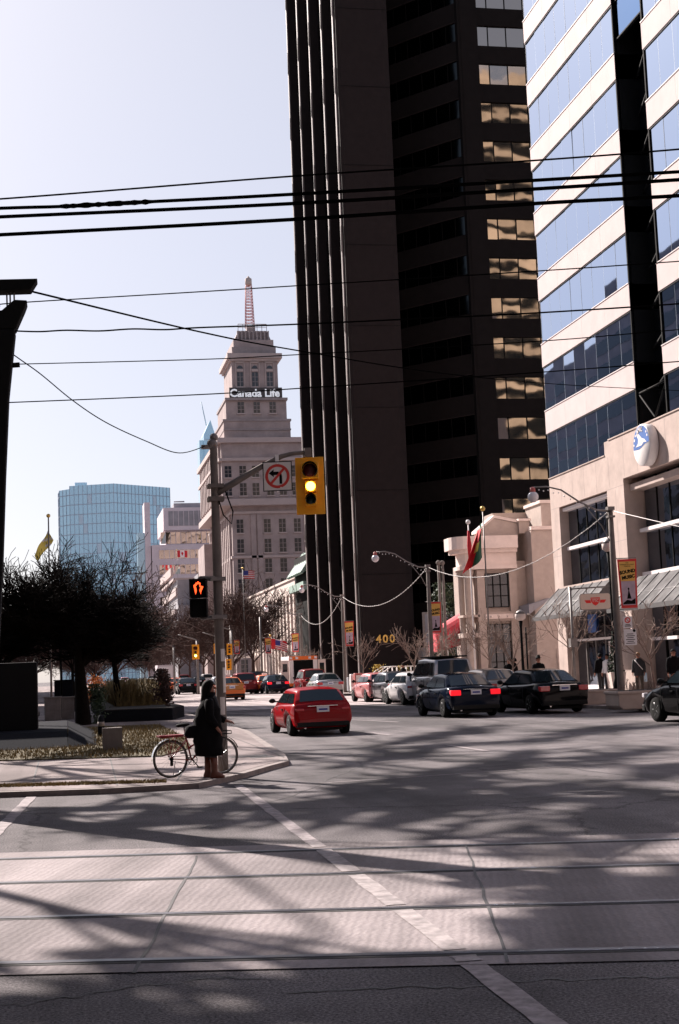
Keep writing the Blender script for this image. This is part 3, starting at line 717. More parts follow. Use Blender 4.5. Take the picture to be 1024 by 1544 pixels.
# ================= HOTEL, PINK OFFICE, COURT, PALE TOWER =================
b=T('blue_glass_hotel','wide pale blue curtain wall high-rise far down the avenue at left','building',(16,480,0))
HP=[(-1.6,487),(-1.2,482),(2.2,478),(16.5,473),(36.0,486),(36,500),(-1.6,500)]
fl=3.3
for i in range(4):
    (xa,ya),(xb,yb)=HP[i],HP[i+1];zt=[64.5,64.8,65.8,65.8][i]
    m=MB();L=math.hypot(xb-xa,yb-ya);F=frame((xa,ya,0),(xb-xa,yb-ya,0),(0,0,1))
    m.box(0,L,0,zt,-.5,0,0,T=F)
    for k in range(1,int(zt/fl)+1): m.box(0,L,k*fl-.12,k*fl+.12,0,.08,1,T=F)
    n=max(1,int(L/1.45))
    for k in range(n+1): m.box(k*L/n-.06,k*L/n+.06,0,zt,0,.1,1,T=F)
    for k in range(0,int(zt/fl),1):
        for q in range(n):
            if rnd.random()<.04: m.box(q*L/n+.1,(q+1)*L/n-.1,k*fl+.2,k*fl+fl-.2,.01,.04,2,T=F)
    m.build('curtain_wall',[M['hotelglass'],M['hotelline'],M['pale']],b)
m=MB();m.prism([(p[0],p[1]+.2) for p in HP],'z',0,64.);m.box(4,8,482,488,64,67.5);m.build('core_wall',M['pale'],b)
b=T('pale_office_building','pale pink stepped office block with gold window rows beside the hotel','building',(30,400,0))
m=MB();m.box(24.2,50,400,430,0,38.3);m.box(28.4,50,404,430,38.3,43);m.box(27.8,50,402,430,42.6,49);m.box(22.4,24,401,410,0,50.5);m.build('wall',M['pinkst'],b)
m=MB();m.box(20.4,22.4,402,408,0,42);m.build('side_panel',M['hotelglass'],b)
m=MB();m.box(31,39,405,412,49,50.6);m.tube([(31,404,50.9),(34,404,50.9)],.2,5);m.build('roof_plant',M['greyst'],b)
for z0,z1,x0 in [(43.8,48.,29.2),(38.9,42.2,27.),(34.4,36.8,26.2),(30,32.6,26.2),(25.6,28.2,26.2),(21.2,23.6,26.2),(16.8,19.2,26.2),(12.4,14.8,26.2)]:
    m=MB();y=401.9 if z1>45 else (403.9 if z1>40 else 399.9);x=x0
    while x<45:
        m.face([(x,y+rnd.uniform(-.05,.05),z0),(x+1.3,y+rnd.uniform(-.05,.05),z0),(x+1.3,y+rnd.uniform(-.05,.05),z1),(x,y+rnd.uniform(-.05,.05),z1)],0 if z1<43 else 1);m.box(x+1.3,x+1.45,y-.1,y+.1,z0,z1,2);x+=1.45
    m.build('window_row',[M['towerglass'],M['greyst'],M['pinkst']],b)
b=T('court_building','grey stone court building with stepped overhanging roofs behind bare trees','building',(26,340,0))
m=MB();m.box(26.2,32.5,338,372,0,24.2);m.box(30.5,34,330,350,0,25.);m.box(26.0,34,334,350,0,18)
m.build('wall',M['greyst'],b)
m=MB();m.prism([(25.8,338.),(26.2,338.),(26.2,385),(25.8,385)],'z',20.4,22.4);m.box(25.2,26.2,336,385,16.2,17.2);m.box(25.6,26.3,350,390,26,28);m.box(25.5,32.5,340,385,24.2,24.8)
m.build('roof_band',M['limesoft'],b)
b=T('pale_blue_tower','slim pale blue tower with a crane jib far behind the stone tower','building',(38,520,0))
m=MB();p=PY(304,690,520);q=PY(331,600,520);x0=PY(308,680,520).x
m.prism([(x0,0),(x0,90),(x0+2.6,95.5),(x0+4.2,90),(x0+14,90),(x0+14,0)],'y',520,535);m.box(x0-1.6,x0,521,530,60,88)
m.build('wall',M['hotelglass'],b)
m=MB()
for k in range(24): m.box(x0,x0+10,519.8,520,12+k*3.3,12.4+k*3.3)
m.build('floor_lines',M['pale'],b)
m=MB();m.tube([(x0+1.5,524,94),(x0-.2,524,103)],.18,4);m.build('crane_jib',M['pale'],b)
# ---- blocks outside the frame ----
def plain_tower(label,x0,x1,y0,y1,h,mt):
    b=T('offframe_block',label,'building',(x0,y0,0));m=MB();m.box(x0,x1,y0,y1,0,h);m.build('wall',mt,b)
    for k in range(int(h/3.7)-1):
        z=4+k*3.7
        m=MB();q_=rnd.uniform(-.5,.5);m.box(x0-.08,x1+.08,y0-.08,y1+.08,z+q_,z+1.9+q_*rnd.uniform(-.5,2));m.build('window_band',M['towerdim'],b)
    m=MB();m.box(x0+2,x1-2,y0+1,y1-1,h,h+3);m.build('roof_plant',M['greyst'],b)
plain_tower('slender dark block out of frame, shaped to cast the shade band on the avenue',-36,-30,140.5,150.2,83,M['brown'])
plain_tower('mid-height dark block out of frame, sized to shade the median',-33,-25,105,119,47,M['brown'])
plain_tower('broad grey office slab left of the avenue, mirrored in the striped glass',-62,-30,172,206,56,M['greyst'])
plain_tower('stepped grey office slab beyond the broad one, mirrored in the striped glass',-62,-30,206.3,262,50,M['greyst'])
plain_tower('wide dark block added left of the camera to cut sky light',-75,-28,-45,50,72,M['brown'])
plain_tower('wide dark block added behind the camera to cut sky light',-75,60,-95,-36,38,M['lime_d'])
plain_tower('golden brick tower behind the camera, mirrored in the dark tower windows',66,112,-34,-10,112,M['golden'])
# ================= TREES =================
def grow(seed,p0,th,L0,r0,nch,levels,spread,up=.25,flat=1.,wob=.12,lean=(0,0),ratio=.68,tw=.006,start=.3,zmin=None):
    R=random.Random(seed);trunk=MB();crown=MB()
    def br(p,d,L,r,lev,mb):
        n=4 if lev<2 else (3 if lev<levels-1 else 2)
        pts=[p];rs=[r];q=p.copy();dd=d.copy()
        for i in range(n):
            wo=wob*(.25 if lev==0 else 1);dd=(dd+Vector((R.gauss(0,wo),R.gauss(0,wo),R.gauss(0,wob)*flat+ (up*.1 if lev>0 else 0)))).normalized()
            q=q+dd*L/n;pts.append(q.copy());rs.append(max(tw,r*(1-(i+1)/n*.55)))
        tgt=trunk if lev<=1 else crown
        tgt.tube(pts,rs,[8,6,5,3,3,3][min(lev,5)],0,caps=False)
        if lev>=levels: return
        k=nch[min(lev,len(nch)-1)]
        for j in range(k):
            t=start+(1-start)*(j+R.random())/k if lev>0 else .72+.28*(j+R.random())/k
            i=min(n-1,int(t*n));a=pts[i].lerp(pts[i+1],t*n-i);rr=r*(1-t*.55)*.6
            ax=Vector((R.gauss(0,1),R.gauss(0,1),R.gauss(0,1)*flat)).normalized()
            if lev==0:
                an=2*pi*(j/k)+R.uniform(-.4,.4);s=spread*R.uniform(.6,1.15)
                nd=Vector((cos(an)*sin(s),sin(an)*sin(s),cos(s)))
            else:
                nd=(dd*.75+ax*R.uniform(.55,.95)+Vector((0,0,up*R.uniform(0,1)))).normalized();
                if flat<1: nd.z*=flat;nd.normalize()
                if zmin is not None: nd.z=max(nd.z,zmin);nd.normalize()
            br(a,nd,L*ratio*R.uniform(.7,1.15) if lev>0 else L0*R.uniform(.75,1.15),max(tw,rr),lev+1,mb)
    br(Vector(p0),Vector((lean[0],lean[1],1)).normalized(),th,r0,0,trunk)
    return trunk,crown
def tree(seed,loc,label,group,bark,**k):
    t=T('bare_tree',label,'tree',loc,0,group)
    S_=k.pop('S',(1,1,1));t.scale=S_;tr,cr=grow(seed,(0,0,0),**k);a=tr.build('trunk',bark,t,w=False);c=cr.build('crown',bark,t,w=False);return t
GM='dense dark bare trees on the shaded median'
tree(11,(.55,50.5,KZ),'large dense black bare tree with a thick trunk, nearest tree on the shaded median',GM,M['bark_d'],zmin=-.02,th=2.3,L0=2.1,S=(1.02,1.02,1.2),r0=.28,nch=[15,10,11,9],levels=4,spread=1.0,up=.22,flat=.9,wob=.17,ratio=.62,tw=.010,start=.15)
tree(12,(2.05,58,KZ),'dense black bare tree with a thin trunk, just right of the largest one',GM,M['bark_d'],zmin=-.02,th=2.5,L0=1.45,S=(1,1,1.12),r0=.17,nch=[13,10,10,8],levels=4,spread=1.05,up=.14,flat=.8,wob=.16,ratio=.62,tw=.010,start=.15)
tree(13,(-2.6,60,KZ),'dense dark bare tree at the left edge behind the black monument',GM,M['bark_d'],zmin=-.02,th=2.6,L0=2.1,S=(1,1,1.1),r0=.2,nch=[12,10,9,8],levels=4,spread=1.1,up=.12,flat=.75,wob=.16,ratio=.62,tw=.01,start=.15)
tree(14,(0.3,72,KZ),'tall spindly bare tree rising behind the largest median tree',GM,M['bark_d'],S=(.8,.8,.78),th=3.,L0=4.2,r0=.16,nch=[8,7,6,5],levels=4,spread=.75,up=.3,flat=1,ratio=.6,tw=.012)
GA='brown bare street trees along the far right pavement'
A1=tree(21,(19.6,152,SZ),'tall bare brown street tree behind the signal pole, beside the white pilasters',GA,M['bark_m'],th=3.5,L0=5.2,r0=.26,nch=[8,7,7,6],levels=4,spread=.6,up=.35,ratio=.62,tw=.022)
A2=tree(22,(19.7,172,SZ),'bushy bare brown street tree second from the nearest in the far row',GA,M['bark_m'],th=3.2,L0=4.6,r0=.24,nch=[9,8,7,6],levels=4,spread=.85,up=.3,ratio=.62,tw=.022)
ords=['third','fourth','fifth','sixth','seventh','eighth','ninth','tenth','eleventh','twelfth']
for i,y in enumerate([192,212,232,252,272,292,315,340,365,395]):
    dup([A1,A2][i%2],(19.7+rnd.uniform(-.4,.4)+(0 if y<250 else (y-250)*.012),y,SZ),rnd.uniform(0,6),'brown bare street tree, %s from the nearest in the far right-hand row'%ords[i],GA,(1,1,rnd.uniform(.9,1.15)))
GB='brown bare trees on the far median'
for i,(x,y) in enumerate([(3.2,96),(2.2,118),(3.0,140),(1.5,165),(2.5,195),(1.5,230),(3,270),(6,320),(-3,110),(-4,150)]):
    dup([A2,A1][i%2],(x,y,KZ),rnd.uniform(0,6),'brown bare median tree, %s down the median beyond the dark ones'%(['first','second']+ords)[i],GB,(.85,.85,rnd.uniform(.62,.8)))
GC='small pale bare trees on the right pavement'
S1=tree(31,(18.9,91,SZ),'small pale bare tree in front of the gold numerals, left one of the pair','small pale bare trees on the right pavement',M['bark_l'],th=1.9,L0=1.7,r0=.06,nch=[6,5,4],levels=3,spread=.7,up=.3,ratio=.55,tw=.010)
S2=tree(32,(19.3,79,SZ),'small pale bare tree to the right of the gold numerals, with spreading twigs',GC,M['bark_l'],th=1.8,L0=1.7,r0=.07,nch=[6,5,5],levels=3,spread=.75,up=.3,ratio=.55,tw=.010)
for px,x,lab,s in [(690,19.8,'small pale bare tree before the red canopy',0),(655,21,'small pale bare tree behind the second lamp pole',1),(770,20.2,'small pale bare tree in front of the club window',1),(862,20.6,'small pale bare tree beside the transit sign post',0),(985,20.4,'small pale bare tree under the right glass awning',1),(470,19,'small pale bare tree at the foot of the dark tower piers',0),(430,19,'small pale bare tree near the ambulance',1),(735,19.4,'small pale bare tree by the flagpoles',0)]:
    d=ray(px,1000);y=d[1]*x/d[0]
    dup([S1,S2][s],(x,y,SZ),rnd.uniform(0,6),lab,GC,(1,1,rnd.uniform(.9,1.1)))
# evergreen shrub by the canopy
def leafy(name,label,cat,loc,rx,ry,h,n,m,ls=.12,group=None,stem=True,base=.2):
    t=T(name,label,cat,loc,0,group);mb=MB()
    cl=[(rnd.uniform(-.6,.6)*rx,rnd.uniform(-.6,.6)*ry,base+rnd.random()*(h-base),rnd.uniform(.25,.5)) for _ in range(9)]
    for i in range(n):
        c=rnd.choice(cl);p=Vector((c[0]+rnd.gauss(0,c[3]*rx*.6),c[1]+rnd.gauss(0,c[3]*ry*.6),min(h*1.05,max(.02,c[2]+rnd.gauss(0,.12*h)))))
        a=Vector((rnd.gauss(0,1),rnd.gauss(0,1),rnd.gauss(0,1))).normalized()*ls;b_=a.orthogonal().normalized()*ls*.5
        mb.face([p-a,p+b_,p+a,p-b_])
    mb.build('foliage',m,t,w=False)
    if stem: s=MB();s.tube([(0,0,0),(.03,0,h*.5),(0,0,h*.85)],[.05,.04,.02],6);s.build('stem',M['bark_d'],t,w=False)
    return t
leafy('evergreen_tree','dark evergreen tree behind the red canopy','tree',PY(682,1020,97)*1,1.6,1.4,6.2,1800,M['everg'],.16)
bpy.context.view_layer.update()
# ================= POLES, SIGNALS =================
PB=G(337,1165,KZ)
t=T('traffic_signal_pole','tall grey concrete signal pole at the corner with stickers and a curved bracket arm','pole',(PB.x,PB.y,KZ))
px_,py_=PB.x,PB.y
m=MB();m.lathe([(.085,0),(.082,.3),(.074,3),(.062,5.25),(.05,5.3)],(px_,py_,KZ),'z',16);m.build('shaft',M['polec'],t)
a0=Vector((px_,py_,PY(327,745,py_).z));a1=PY(395,703,py_);a2=PY(425,688,py_);a3=PY(463,682,py_)
m=MB();m.tube([a0,a0.lerp(a1,.5),a1,a2,PY(440,684,py_),a3],[.06,.055,.045,.04,.035,.035],8);m.box(a3.x-.05,a3.x+.07,py_-.05,py_+.05,a3.z-.07,a3.z+.07)
m.box(px_-.12,px_+.14,py_-.12,py_+.12,a0.z-.12,a0.z-.05);m.box(px_-.12,px_+.14,py_-.12,py_+.12,a0.z+.1,a0.z+.16);m.build('bracket_arm',M['polec'],t)
m=MB();tp=5.3+KZ;m.ball((px_-.02,py_,tp+.02),.09,10);m.ball((px_+.01,py_+.0,tp+.13),.07,10);m.box(px_-.2,px_-.02,py_-.05,py_+.05,tp-.06,tp+.0);m.build('pole_cap',M['galv'],t)
m=MB();m.tube([a0+Vector((.05,-.05,-.1)),a0+Vector((.12,-.06,-.35)),a0+Vector((.25,-.06,-.5)),a0+Vector((.28,-.06,-.3)),a0.lerp(a1,.2)],.012,5);m.build('cable_loop',M['wire'],t)
m=MB();
for z0,z1,a in [(1.35,1.75,-1.2),(1.0,1.28,-1.9),(1.85,2.05,-1.5)]:
    r=.0825
    for k in range(4):
        t0=a+k*.25;t1=t0+.25;m.face([(px_+r*cos(t0),py_+r*sin(t0),z0),(px_+r*cos(t1),py_+r*sin(t1),z0),(px_+r*cos(t1),py_+r*sin(t1),z1),(px_+r*cos(t0),py_+r*sin(t0),z1)])
m.build('sticker',M['signw'],t)
for z in (PY(337,873,py_).z,PY(337,930,py_).z):
    m=MB();m.box(px_-.125,px_+.125,py_-.125,py_+.125,z-.03,z+.03);m.tube([(px_-.1,py_,z),(px_-.3,py_-.02,z)],.025,6);m.build('clamp',M['galv'],t)
# main signal head, facing the camera
def sig_head(loc,s,label,lit,group=None,det=True):
    F=frame(loc,CR,(0,0,1));t=T('traffic_signal',label,'traffic light',loc,0,group)
    W=.235*s;H_=.475*s
    m=MB();m.box(-W,W,-H_,H_,-.06*s,-.035*s,T=F);m.build('backboard',M['yel'],t,bevel=.008*s)
    hs=[(.24,.125),(-.025,.085),(-.245,.085)]
    m=MB()
    for cy,r in hs: m.box(.01*s-r*1.12*s,.01*s+r*1.12*s,(cy-r*1.12)*s,(cy+r*1.12)*s,-.034*s,.10*s,T=F)
    m.build('housing',M['yel'],t,bevel=.012*s)
    for i,(cy,r) in enumerate(hs):
        m=MB();m.lathe([(1e-6,.125),(r*.45,.122),(r*.86,.112),(r*.9,.105)],(0,0,0),'z',20);m.v=[tuple(F@Vector((p[0]*s+.01*s,p[1]*s+cy*s,p[2]*s))) for p in m.v]
        m.build('lens',(M['amber'] if i==lit==1 else (M['greenl'] if i==lit==2 else [M['lensred'],M['lensgrn'],M['lensgrn']][i])),t)
        m=MB();n=20   # visor: open-bottomed tube
        for k in range(n):
            t0=rad(-55+290*k/n);t1=rad(-55+290*(k+1)/n);ra=r*1.02*s
            for rr_ in (ra,ra*.95):
                m.face([F@Vector((.01*s+rr_*cos(t0),cy*s+rr_*sin(t0),.1*s)),F@Vector((.01*s+rr_*cos(t1),cy*s+rr_*sin(t1),.1*s)),F@Vector((.01*s+rr_*cos(t1)*.97,cy*s+rr_*sin(t1)*.97,(.3 if i!=1 else .14)*s)),F@Vector((.01*s+rr_*cos(t0)*.97,cy*s+rr_*sin(t0)*.97,(.3 if i!=1 else .14)*s))],0,True)
        if i!=lit: m.build('visor',M['black'],t)
    return t
hc=PY(467.5,732,py_-.12);sig_head(hc,1.,'yellow traffic signal with the amber lamp lit, hanging from the bracket arm',1)
hg=MB()
# no left turn sign
sc_=PY(418.5,718,py_-.1);F=frame(sc_,CR,(0,0,1))
t=T('no_left_turn_sign','square white no left turn sign with a red slashed circle on the bracket arm','sign',sc_)
m=MB();m.box(-.24,.24,-.245,.245,-.012,0,T=F);m.build('plate',M['black'],t)
m=MB();m.box(-.225,.225,-.23,.23,.001,.004,T=F);m.build('face',M['signw'],t)
m=MB();m.prism([(-.14,.05),(-.06,.115),(-.06,.075),(-.02,.075),(.015,.075),(.045,.035),(.015,.02),(-.06,.02),(-.06,-.015)],'z',.005,.007);m.box(.03,.075,-.13,.0,.005,.007);m.prism([(.03,.0),(.075,.0),(.065,.04),(.045,.06)],'z',.005,.0071)
m.v=[tuple(F@Vector(p)) for p in m.v];m.build('arrow',M['black'],t)
m=MB();n=36
for k in range(n):
    a,c=2*pi*k/n,2*pi*(k+1)/n;m.face([F@Vector((.155*cos(a),.155*sin(a),.009)),F@Vector((.155*cos(c),.155*sin(c),.009)),F@Vector((.2*cos(c),.2*sin(c),.009)),F@Vector((.2*cos(a),.2*sin(a),.009))])
m.box(-.17,.17,-.02,.02,.0095,.012,T=F@Matrix.Rotation(rad(48),4,'Z'));m.build('prohibition_ring',M['signr'],t)
m=MB();m.box(-.03,.03,.22,.36,-.03,-.013,T=F);m.box(-.02,.02,-.26,-.245,-.03,.0,T=F);m.ball(F@Vector((0,.21,.008)),.012,6);m.ball(F@Vector((.05,-.19,.012)),.012,6);m.build('bracket',M['white'],t)
# pedestrian signal
pc=PY(300,902,py_-.05);F=frame(pc,CR,(0,0,1));t=T('pedestrian_signal','black two-section pedestrian signal with a lit orange hand on the signal pole','traffic light',pc)
m=MB();m.box(-.135,.135,.005,.31,-.12,.06,T=F);m.box(-.135,.135,-.31,-.005,-.12,.06,T=F);m.build('housing',M['black'],t,bevel=.01)
m=MB()
for y0 in (.02,-.3): m.box(-.135,-.125,y0,y0+.28,.06,.16,T=F);m.box(.125,.135,y0,y0+.28,.06,.16,T=F);m.box(-.135,.135,y0+.27,y0+.285,.06,.17,T=F)
m.build('visor',M['black'],t)
H_=[(-.045,.055),(-.06,.13),(-.075,.2),(-.06,.225),(-.05,.2),(-.045,.235),(-.03,.255),(-.02,.235),(-.012,.262),(.006,.268),(.012,.245),(.02,.252),(.036,.245),(.038,.17),(.06,.19),(.082,.185),(.078,.165),(.045,.1),(.04,.055)]
m=MB()
n=len(H_)
def off(pl,d):
    out=[]
    cx_=sum(p[0] for p in pl)/len(pl);cy_=sum(p[1] for p in pl)/len(pl)
    for p in pl: out.append((cx_+(p[0]-cx_)*d,cy_+(p[1]-cy_)*d))
    return out
inn=off(H_,.55)
for k in range(n-1):
    m.face([F@Vector((H_[k][0],H_[k][1],.065)),F@Vector((H_[k+1][0],H_[k+1][1],.065)),F@Vector((inn[k+1][0],inn[k+1][1],.065)),F@Vector((inn[k][0],inn[k][1],.065))])
m.build('hand_symbol',M['hand'],t)
m=MB();m.tube([F@Vector((0,.31,0)),F@Vector((.03,.34,0)),F@Vector((.27,.33,0))],.02,6);m.tube([F@Vector((0,-.31,0)),F@Vector((.05,-.34,0)),F@Vector((.27,-.33,0))],.02,6);m.build('bracket',M['galv'],t)
# leaning left pole with forked head
LY=19.
t=T('forked_utility_pole','black leaning utility pole with forked head and crossarm at the left edge','pole',PY(-30,1170,LY)-Vector((0,0,0)))
def pl(px,py): p=PY(px,py,LY);return (p.x,p.z)
m=MB();sh=[pl(24,500),pl(14,600),pl(9,720),pl(5,850),pl(-2,1000),pl(-8,1180),pl(-62,1180),pl(-50,850),pl(-40,600),pl(-24,500)]
m.prism(sh,'y',LY-.17,LY+.17);m.build('shaft',M['black'],t,bevel=.03)
m=MB();m.prism([pl(24,500),pl(38,468),pl(42,457),pl(22,456),pl(2,473),pl(-18,458),pl(-42,460),pl(-38,470),pl(-24,500)],'y',LY-.16,LY+.16);m.build('forked_head',M['black'],t,bevel=.02)
m=MB();m.prism([pl(57,424),pl(47,440),pl(-70,444),pl(-70,427)],'y',LY-.14,LY+.14);m.build('crossarm',M['black'],t,bevel=.01)
m=MB()
for px,b_ in [(10,470),(15,477),(21,471)]: m.tube([PY(px,438,LY),PY(px+1,b_,LY)],.012,5)
m.build('hanger_rod',M['galv'],t)
m=MB();m.tube([PY(16,551,LY),PY(30,550,LY)],.035,8);m.build('insulator',M['black'],t)
# overhead wires
def wire(pts,r,label,group='streetcar overhead wires',m_=None,fuzz=0):
    # smooth chain
    P_=[Vector(p) for p in pts];out=[]
    for i in range(len(P_)-1):
        p0=P_[max(0,i-1)];p1=P_[i];p2=P_[i+1];p3=P_[min(len(P_)-1,i+2)]
        for k in range(8):
            u=k/8;out.append(.5*((2*p1)+(-p0+p2)*u+(2*p0-5*p1+4*p2-p3)*u*u+(-p0+3*p1-3*p2+p3)*u**3))
    out.append(P_[-1])
    m=MB();m.tube(out,r,6);
    if fuzz:
        q_=[P_[fuzz-1].lerp(P_[fuzz],.9)]+[P_[fuzz].lerp(P_[fuzz+1],k/24) for k in range(25)]
        m.tube(q_,[r]+[r*rnd.uniform(1.05,1.75) for _ in range(24)]+[r],6)
    o=m.build('overhead_wire',m_ or M['wire']);tag(o,label,'wire',group);return o
def WR(pp,c): return [PR(x,y,c) for x,y in pp]
wire(WR([(-300,318),(0,300),(437,266),(805,242),(1024,225),(1400,192)],15),.010,'thin black wire, topmost of the overhead wires')
wire(WR([(-300,325),(0,314),(100,311),(230,304),(440,293),(1024,259),(1400,235)],13.4),.017,'thick black lumpy cable, second overhead wire from the top',fuzz=2)
wire(WR([(-300,340),(0,327),(440,307),(805,285),(1024,271),(1400,247)],13.4),.018,'thick black cable, third overhead wire from the top')
wire(WR([(-300,368),(0,354),(440,331),(805,307),(1024,295),(1400,270)],12.2),.017,'thick black cable, lowest of the thick overhead cables')
c0=19-.285*.0+.285*(-1.9-1.5)
def WL(pp): 
    c=LY+.285*(PY(pp[0][0],pp[0][1],LY).x-1.5);return [PR(x,y,c) for x,y in pp]
wire(WL([(0,462),(20,457),(300,440),(445,431),(805,409),(1024,394),(1400,368)]),.008,'thin black wire from behind the forked pole head, passing above the beacon')
wire(WL([(22,499),(60,500),(100,498),(150,499),(200,496),(250,497),(300,494),(445,489),(640,480),(805,472),(1024,458),(1400,430)]),.011,'wavy black wire crossing at the top of the stone tower crown')
wire(WL([(30,549),(300,542),(445,535),(805,515),(1024,497),(1400,468)]),.007,'thin wire tied to the insulator on the forked pole')
wire(WL([(12,607),(300,595),(445,586),(805,562),(1024,545),(1400,515)]),.008,'thin black wire, lowest of the level overhead wires')
a=PY(50,440,LY);b_=PX(1024,589,X0)
L3=[]
for px,py in [(50,440),(300,500),(440,527),(660,562),(850,580),(1024,589)]:
    k=(px-50)/974.;D=LY+(b_.y-LY)*k**1.6;L3.append(PY(px,py,D))
L3[-1]=b_;wire(L3,.014,'black span cable running from the crossarm down to the office building',None)
a=PY(8,525,LY);b_=Vector((px_-.1,py_,tp));
L3=[PY(x,y,LY+(py_-LY)*(x-8)/300) for x,y in [(-40,478),(8,525),(60,563),(110,604),(160,637),(220,665),(270,683)]]+[b_]
wire(L3,.008,'thin sagging wire from the forked pole to the top of the signal pole',None)
# ================= STREET LAMPS WITH STRINGS =================
def lamp(loc,label,h,arm,detail=True):
    x,y,z=loc;t=T('street_lamp',label,'street lamp',loc,0,'street lamps along the right kerb')
    m=MB();m.lathe([(.15,0),(.15,.4),(.12,.45),(.11,h*.6),(.085,h)],(0,0,0),'z',14);m.build('shaft',M['polec'],t,w=False)
    m=MB();P_=[Vector((0,0,h-.12)),Vector((-.5,0,h-.08)),Vector((-1.1,0,h+.22)),Vector((-1.7,0,h+.62)),Vector((-2.2,0,h+.74)),Vector((-2.65,0,h+.72))]
    m.tube(P_,[.035,.035,.03,.03,.025,.025],7);m.tube([Vector((0,0,h-1.3)),Vector((-.35,0,h-.6)),Vector((-.9,0,h+.1))],.02,5);m.box(-.12,.12,-.12,.12,h-.35,h-.28);m.box(-.12,.12,-.12,.12,h-.1,h+.02)
    m.build('bracket_arm',M['galv'],t,w=False)
    m=MB();m.lathe([(.02,.24),(.09,.2),(.1,.08),(.07,.04)],(-2.7,0,h+.5),'z',10);m.build('lamp_cap',M['redsteel'],t,w=False)
    m=MB();m.ball((-2.7,0,h+.4),.19,14);m.build('globe',M['globe'],t,w=False)
    m=MB()
    for k in range(14):
        u=k/14;i=min(4,int(u*5));p=P_[i].lerp(P_[i+1],u*5-i);m.ball((p.x,p.y-.03,p.z-.04-rnd.uniform(0,.14)),.025,5)
    m.build('light_string',M['globe'],t,w=False);return t
LP=[]
for px,top,lab in [(936,(922,765),'nearest street lamp at right with a banner and parking signs below it'),(653,(642,852),'second street lamp with a banner, beside the red canopy'),(521,(516,897),'third street lamp with a banner, before the dark tower'),(457,(455,925),'fourth street lamp, beside the ambulance')]:
    d=ray(px,1030);x=18.15;y=d[1]*x/d[0];h=PY(top[0],top[1],y).z-SZ;lamp((x,y,SZ),lab,h,2.7);LP.append((x,y,h))
print('LAMPS',LP)
for i in range(3):
    a=Vector((LP[i][0],LP[i][1],LP[i][2]));b_=Vector((LP[i+1][0],LP[i+1][1],LP[i+1][2]));pts=[]
    for k in range(13):
        u=k/12;p=a.lerp(b_,u);p.z-=4*u*(1-u)*1.25;pts.append(p)
    m=MB();m.tube(pts,.012,5)
    for k in range(40):
        u=(k+.5)/40;q=a.lerp(b_,u);q.z-=4*u*(1-u)*1.25;m.ball(q,.03,4)
    o=m.build('light_string_wire',M['wirew']);tag(o,['sagging string of small lights between the nearest and second street lamps','sagging string of small lights between the second and third street lamps','sagging string of small lights between the third and fourth street lamps'][i],'string lights','strings of small lights between the street lamps')
a=Vector((LP[0][0],LP[0][1],LP[0][2]));m=MB();m.tube([a,PX(1024,794,LP[0][0]),Vector((18.2,30,5.6))],.012,5);o=m.build('light_string_wire',M['wirew']);tag(o,'pale string of lights leaving the nearest lamp toward the right edge','string lights')
# banners
def banner(x,y,z0,w,h,label,far=False):
    F=frame((x,y,z0),CR,(0,0,1));t=T('street_banner',label,'banner',(x,y,z0),0,'theatre banners on the street lamps')
    m=MB();m.prism([(-w*.42,0),(w*.42,0),(w*.5,h),(-w*.5,h)],'z',-.008,.008);m.v=[tuple(F@Vector(p)) for p in m.v];m.build('banner_border',M['bannerr'],t)
    m=MB();m.prism([(-w*.37,.55*h),(w*.37,.55*h),(w*.43,h*.95),(-w*.43,h*.95)],'z',.009,.012);m.v=[tuple(F@Vector(p)) for p in m.v];m.build('upper_field',M['bannery'],t)
    m=MB();m.prism([(-w*.34,.06*h),(w*.34,.06*h),(w*.37,.548*h),(-w*.37,.548*h)],'z',.009,.012);m.v=[tuple(F@Vector(p)) for p in m.v];m.build('lower_field',M['bannerp'],t)
    m=MB();put_text(m,'SOUND',w*.235,F@Matrix.Translation((-.0*w,h*.74,.016))@Matrix.Rotation(rad(9),4,'Z'),0,ext=.002,bold=.012*w);put_text(m,'MUSIC',w*.235,F@Matrix.Translation((.03*w,h*.63,.016))@Matrix.Rotation(rad(9),4,'Z'),0,ext=.002,bold=.012*w)
    if not far:
        put_text(m,'THE',w*.09,F@Matrix.Translation((0,h*.92,.016)),0,ext=.002);put_text(m,'PRINCESS OF WALES',w*.078,F@Matrix.Translation((0,h*.885,.016)),0,ext=.002);put_text(m,'THEATRE',w*.08,F@Matrix.Translation((0,h*.85,.016)),0,ext=.002)
    m.build('lettering',M['black'],t)
    m=MB();m.prism([(-w*.32,.08*h),(w*.32,.08*h),(w*.34,.2*h),(w*.12,.15*h),(-.1*w,.17*h),(-w*.3,.11*h)],'z',.0125,.015)
    m.prism([(-w*.1,.19*h),(w*.13,.19*h),(w*.06,.3*h),(w*.03,.36*h),(w*.05,.40*h),(0,.42*h),(-w*.05,.40*h),(-w*.01,.36*h),(-w*.04,.3*h)],'z',.0126,.0151)
    m.v=[tuple(F@Vector(p)) for p in m.v];m.build('picture',M['black'],t)
    m=MB();m.tube([F@Vector((-w*.75,h+.03,-.01)),F@Vector((w*.5,h+.03,-.01))],.018,6);m.tube([F@Vector((-w*.75,-.03,-.01)),F@Vector((w*.42,-.03,-.01))],.018,6);m.build('banner_rod',M['galv'],t)
for i,(pc_,pt,pb,lab) in enumerate([(944.5,843,917,'red edged theatre banner on the nearest lamp'),(655.5,908,954,'red edged theatre banner beside the red canopy'),(526,937,974,'red edged theatre banner before the dark tower'),(445,955,983,'small red edged theatre banner at the fourth lamp')]):
    x,y,h=LP[i];a=PY(pc_,pt,y);b_=PY(pc_+2,pb,y);banner(a.x,y-.02,b_.z,(a.z-b_.z)*.39,a.z-b_.z,lab,i>0)
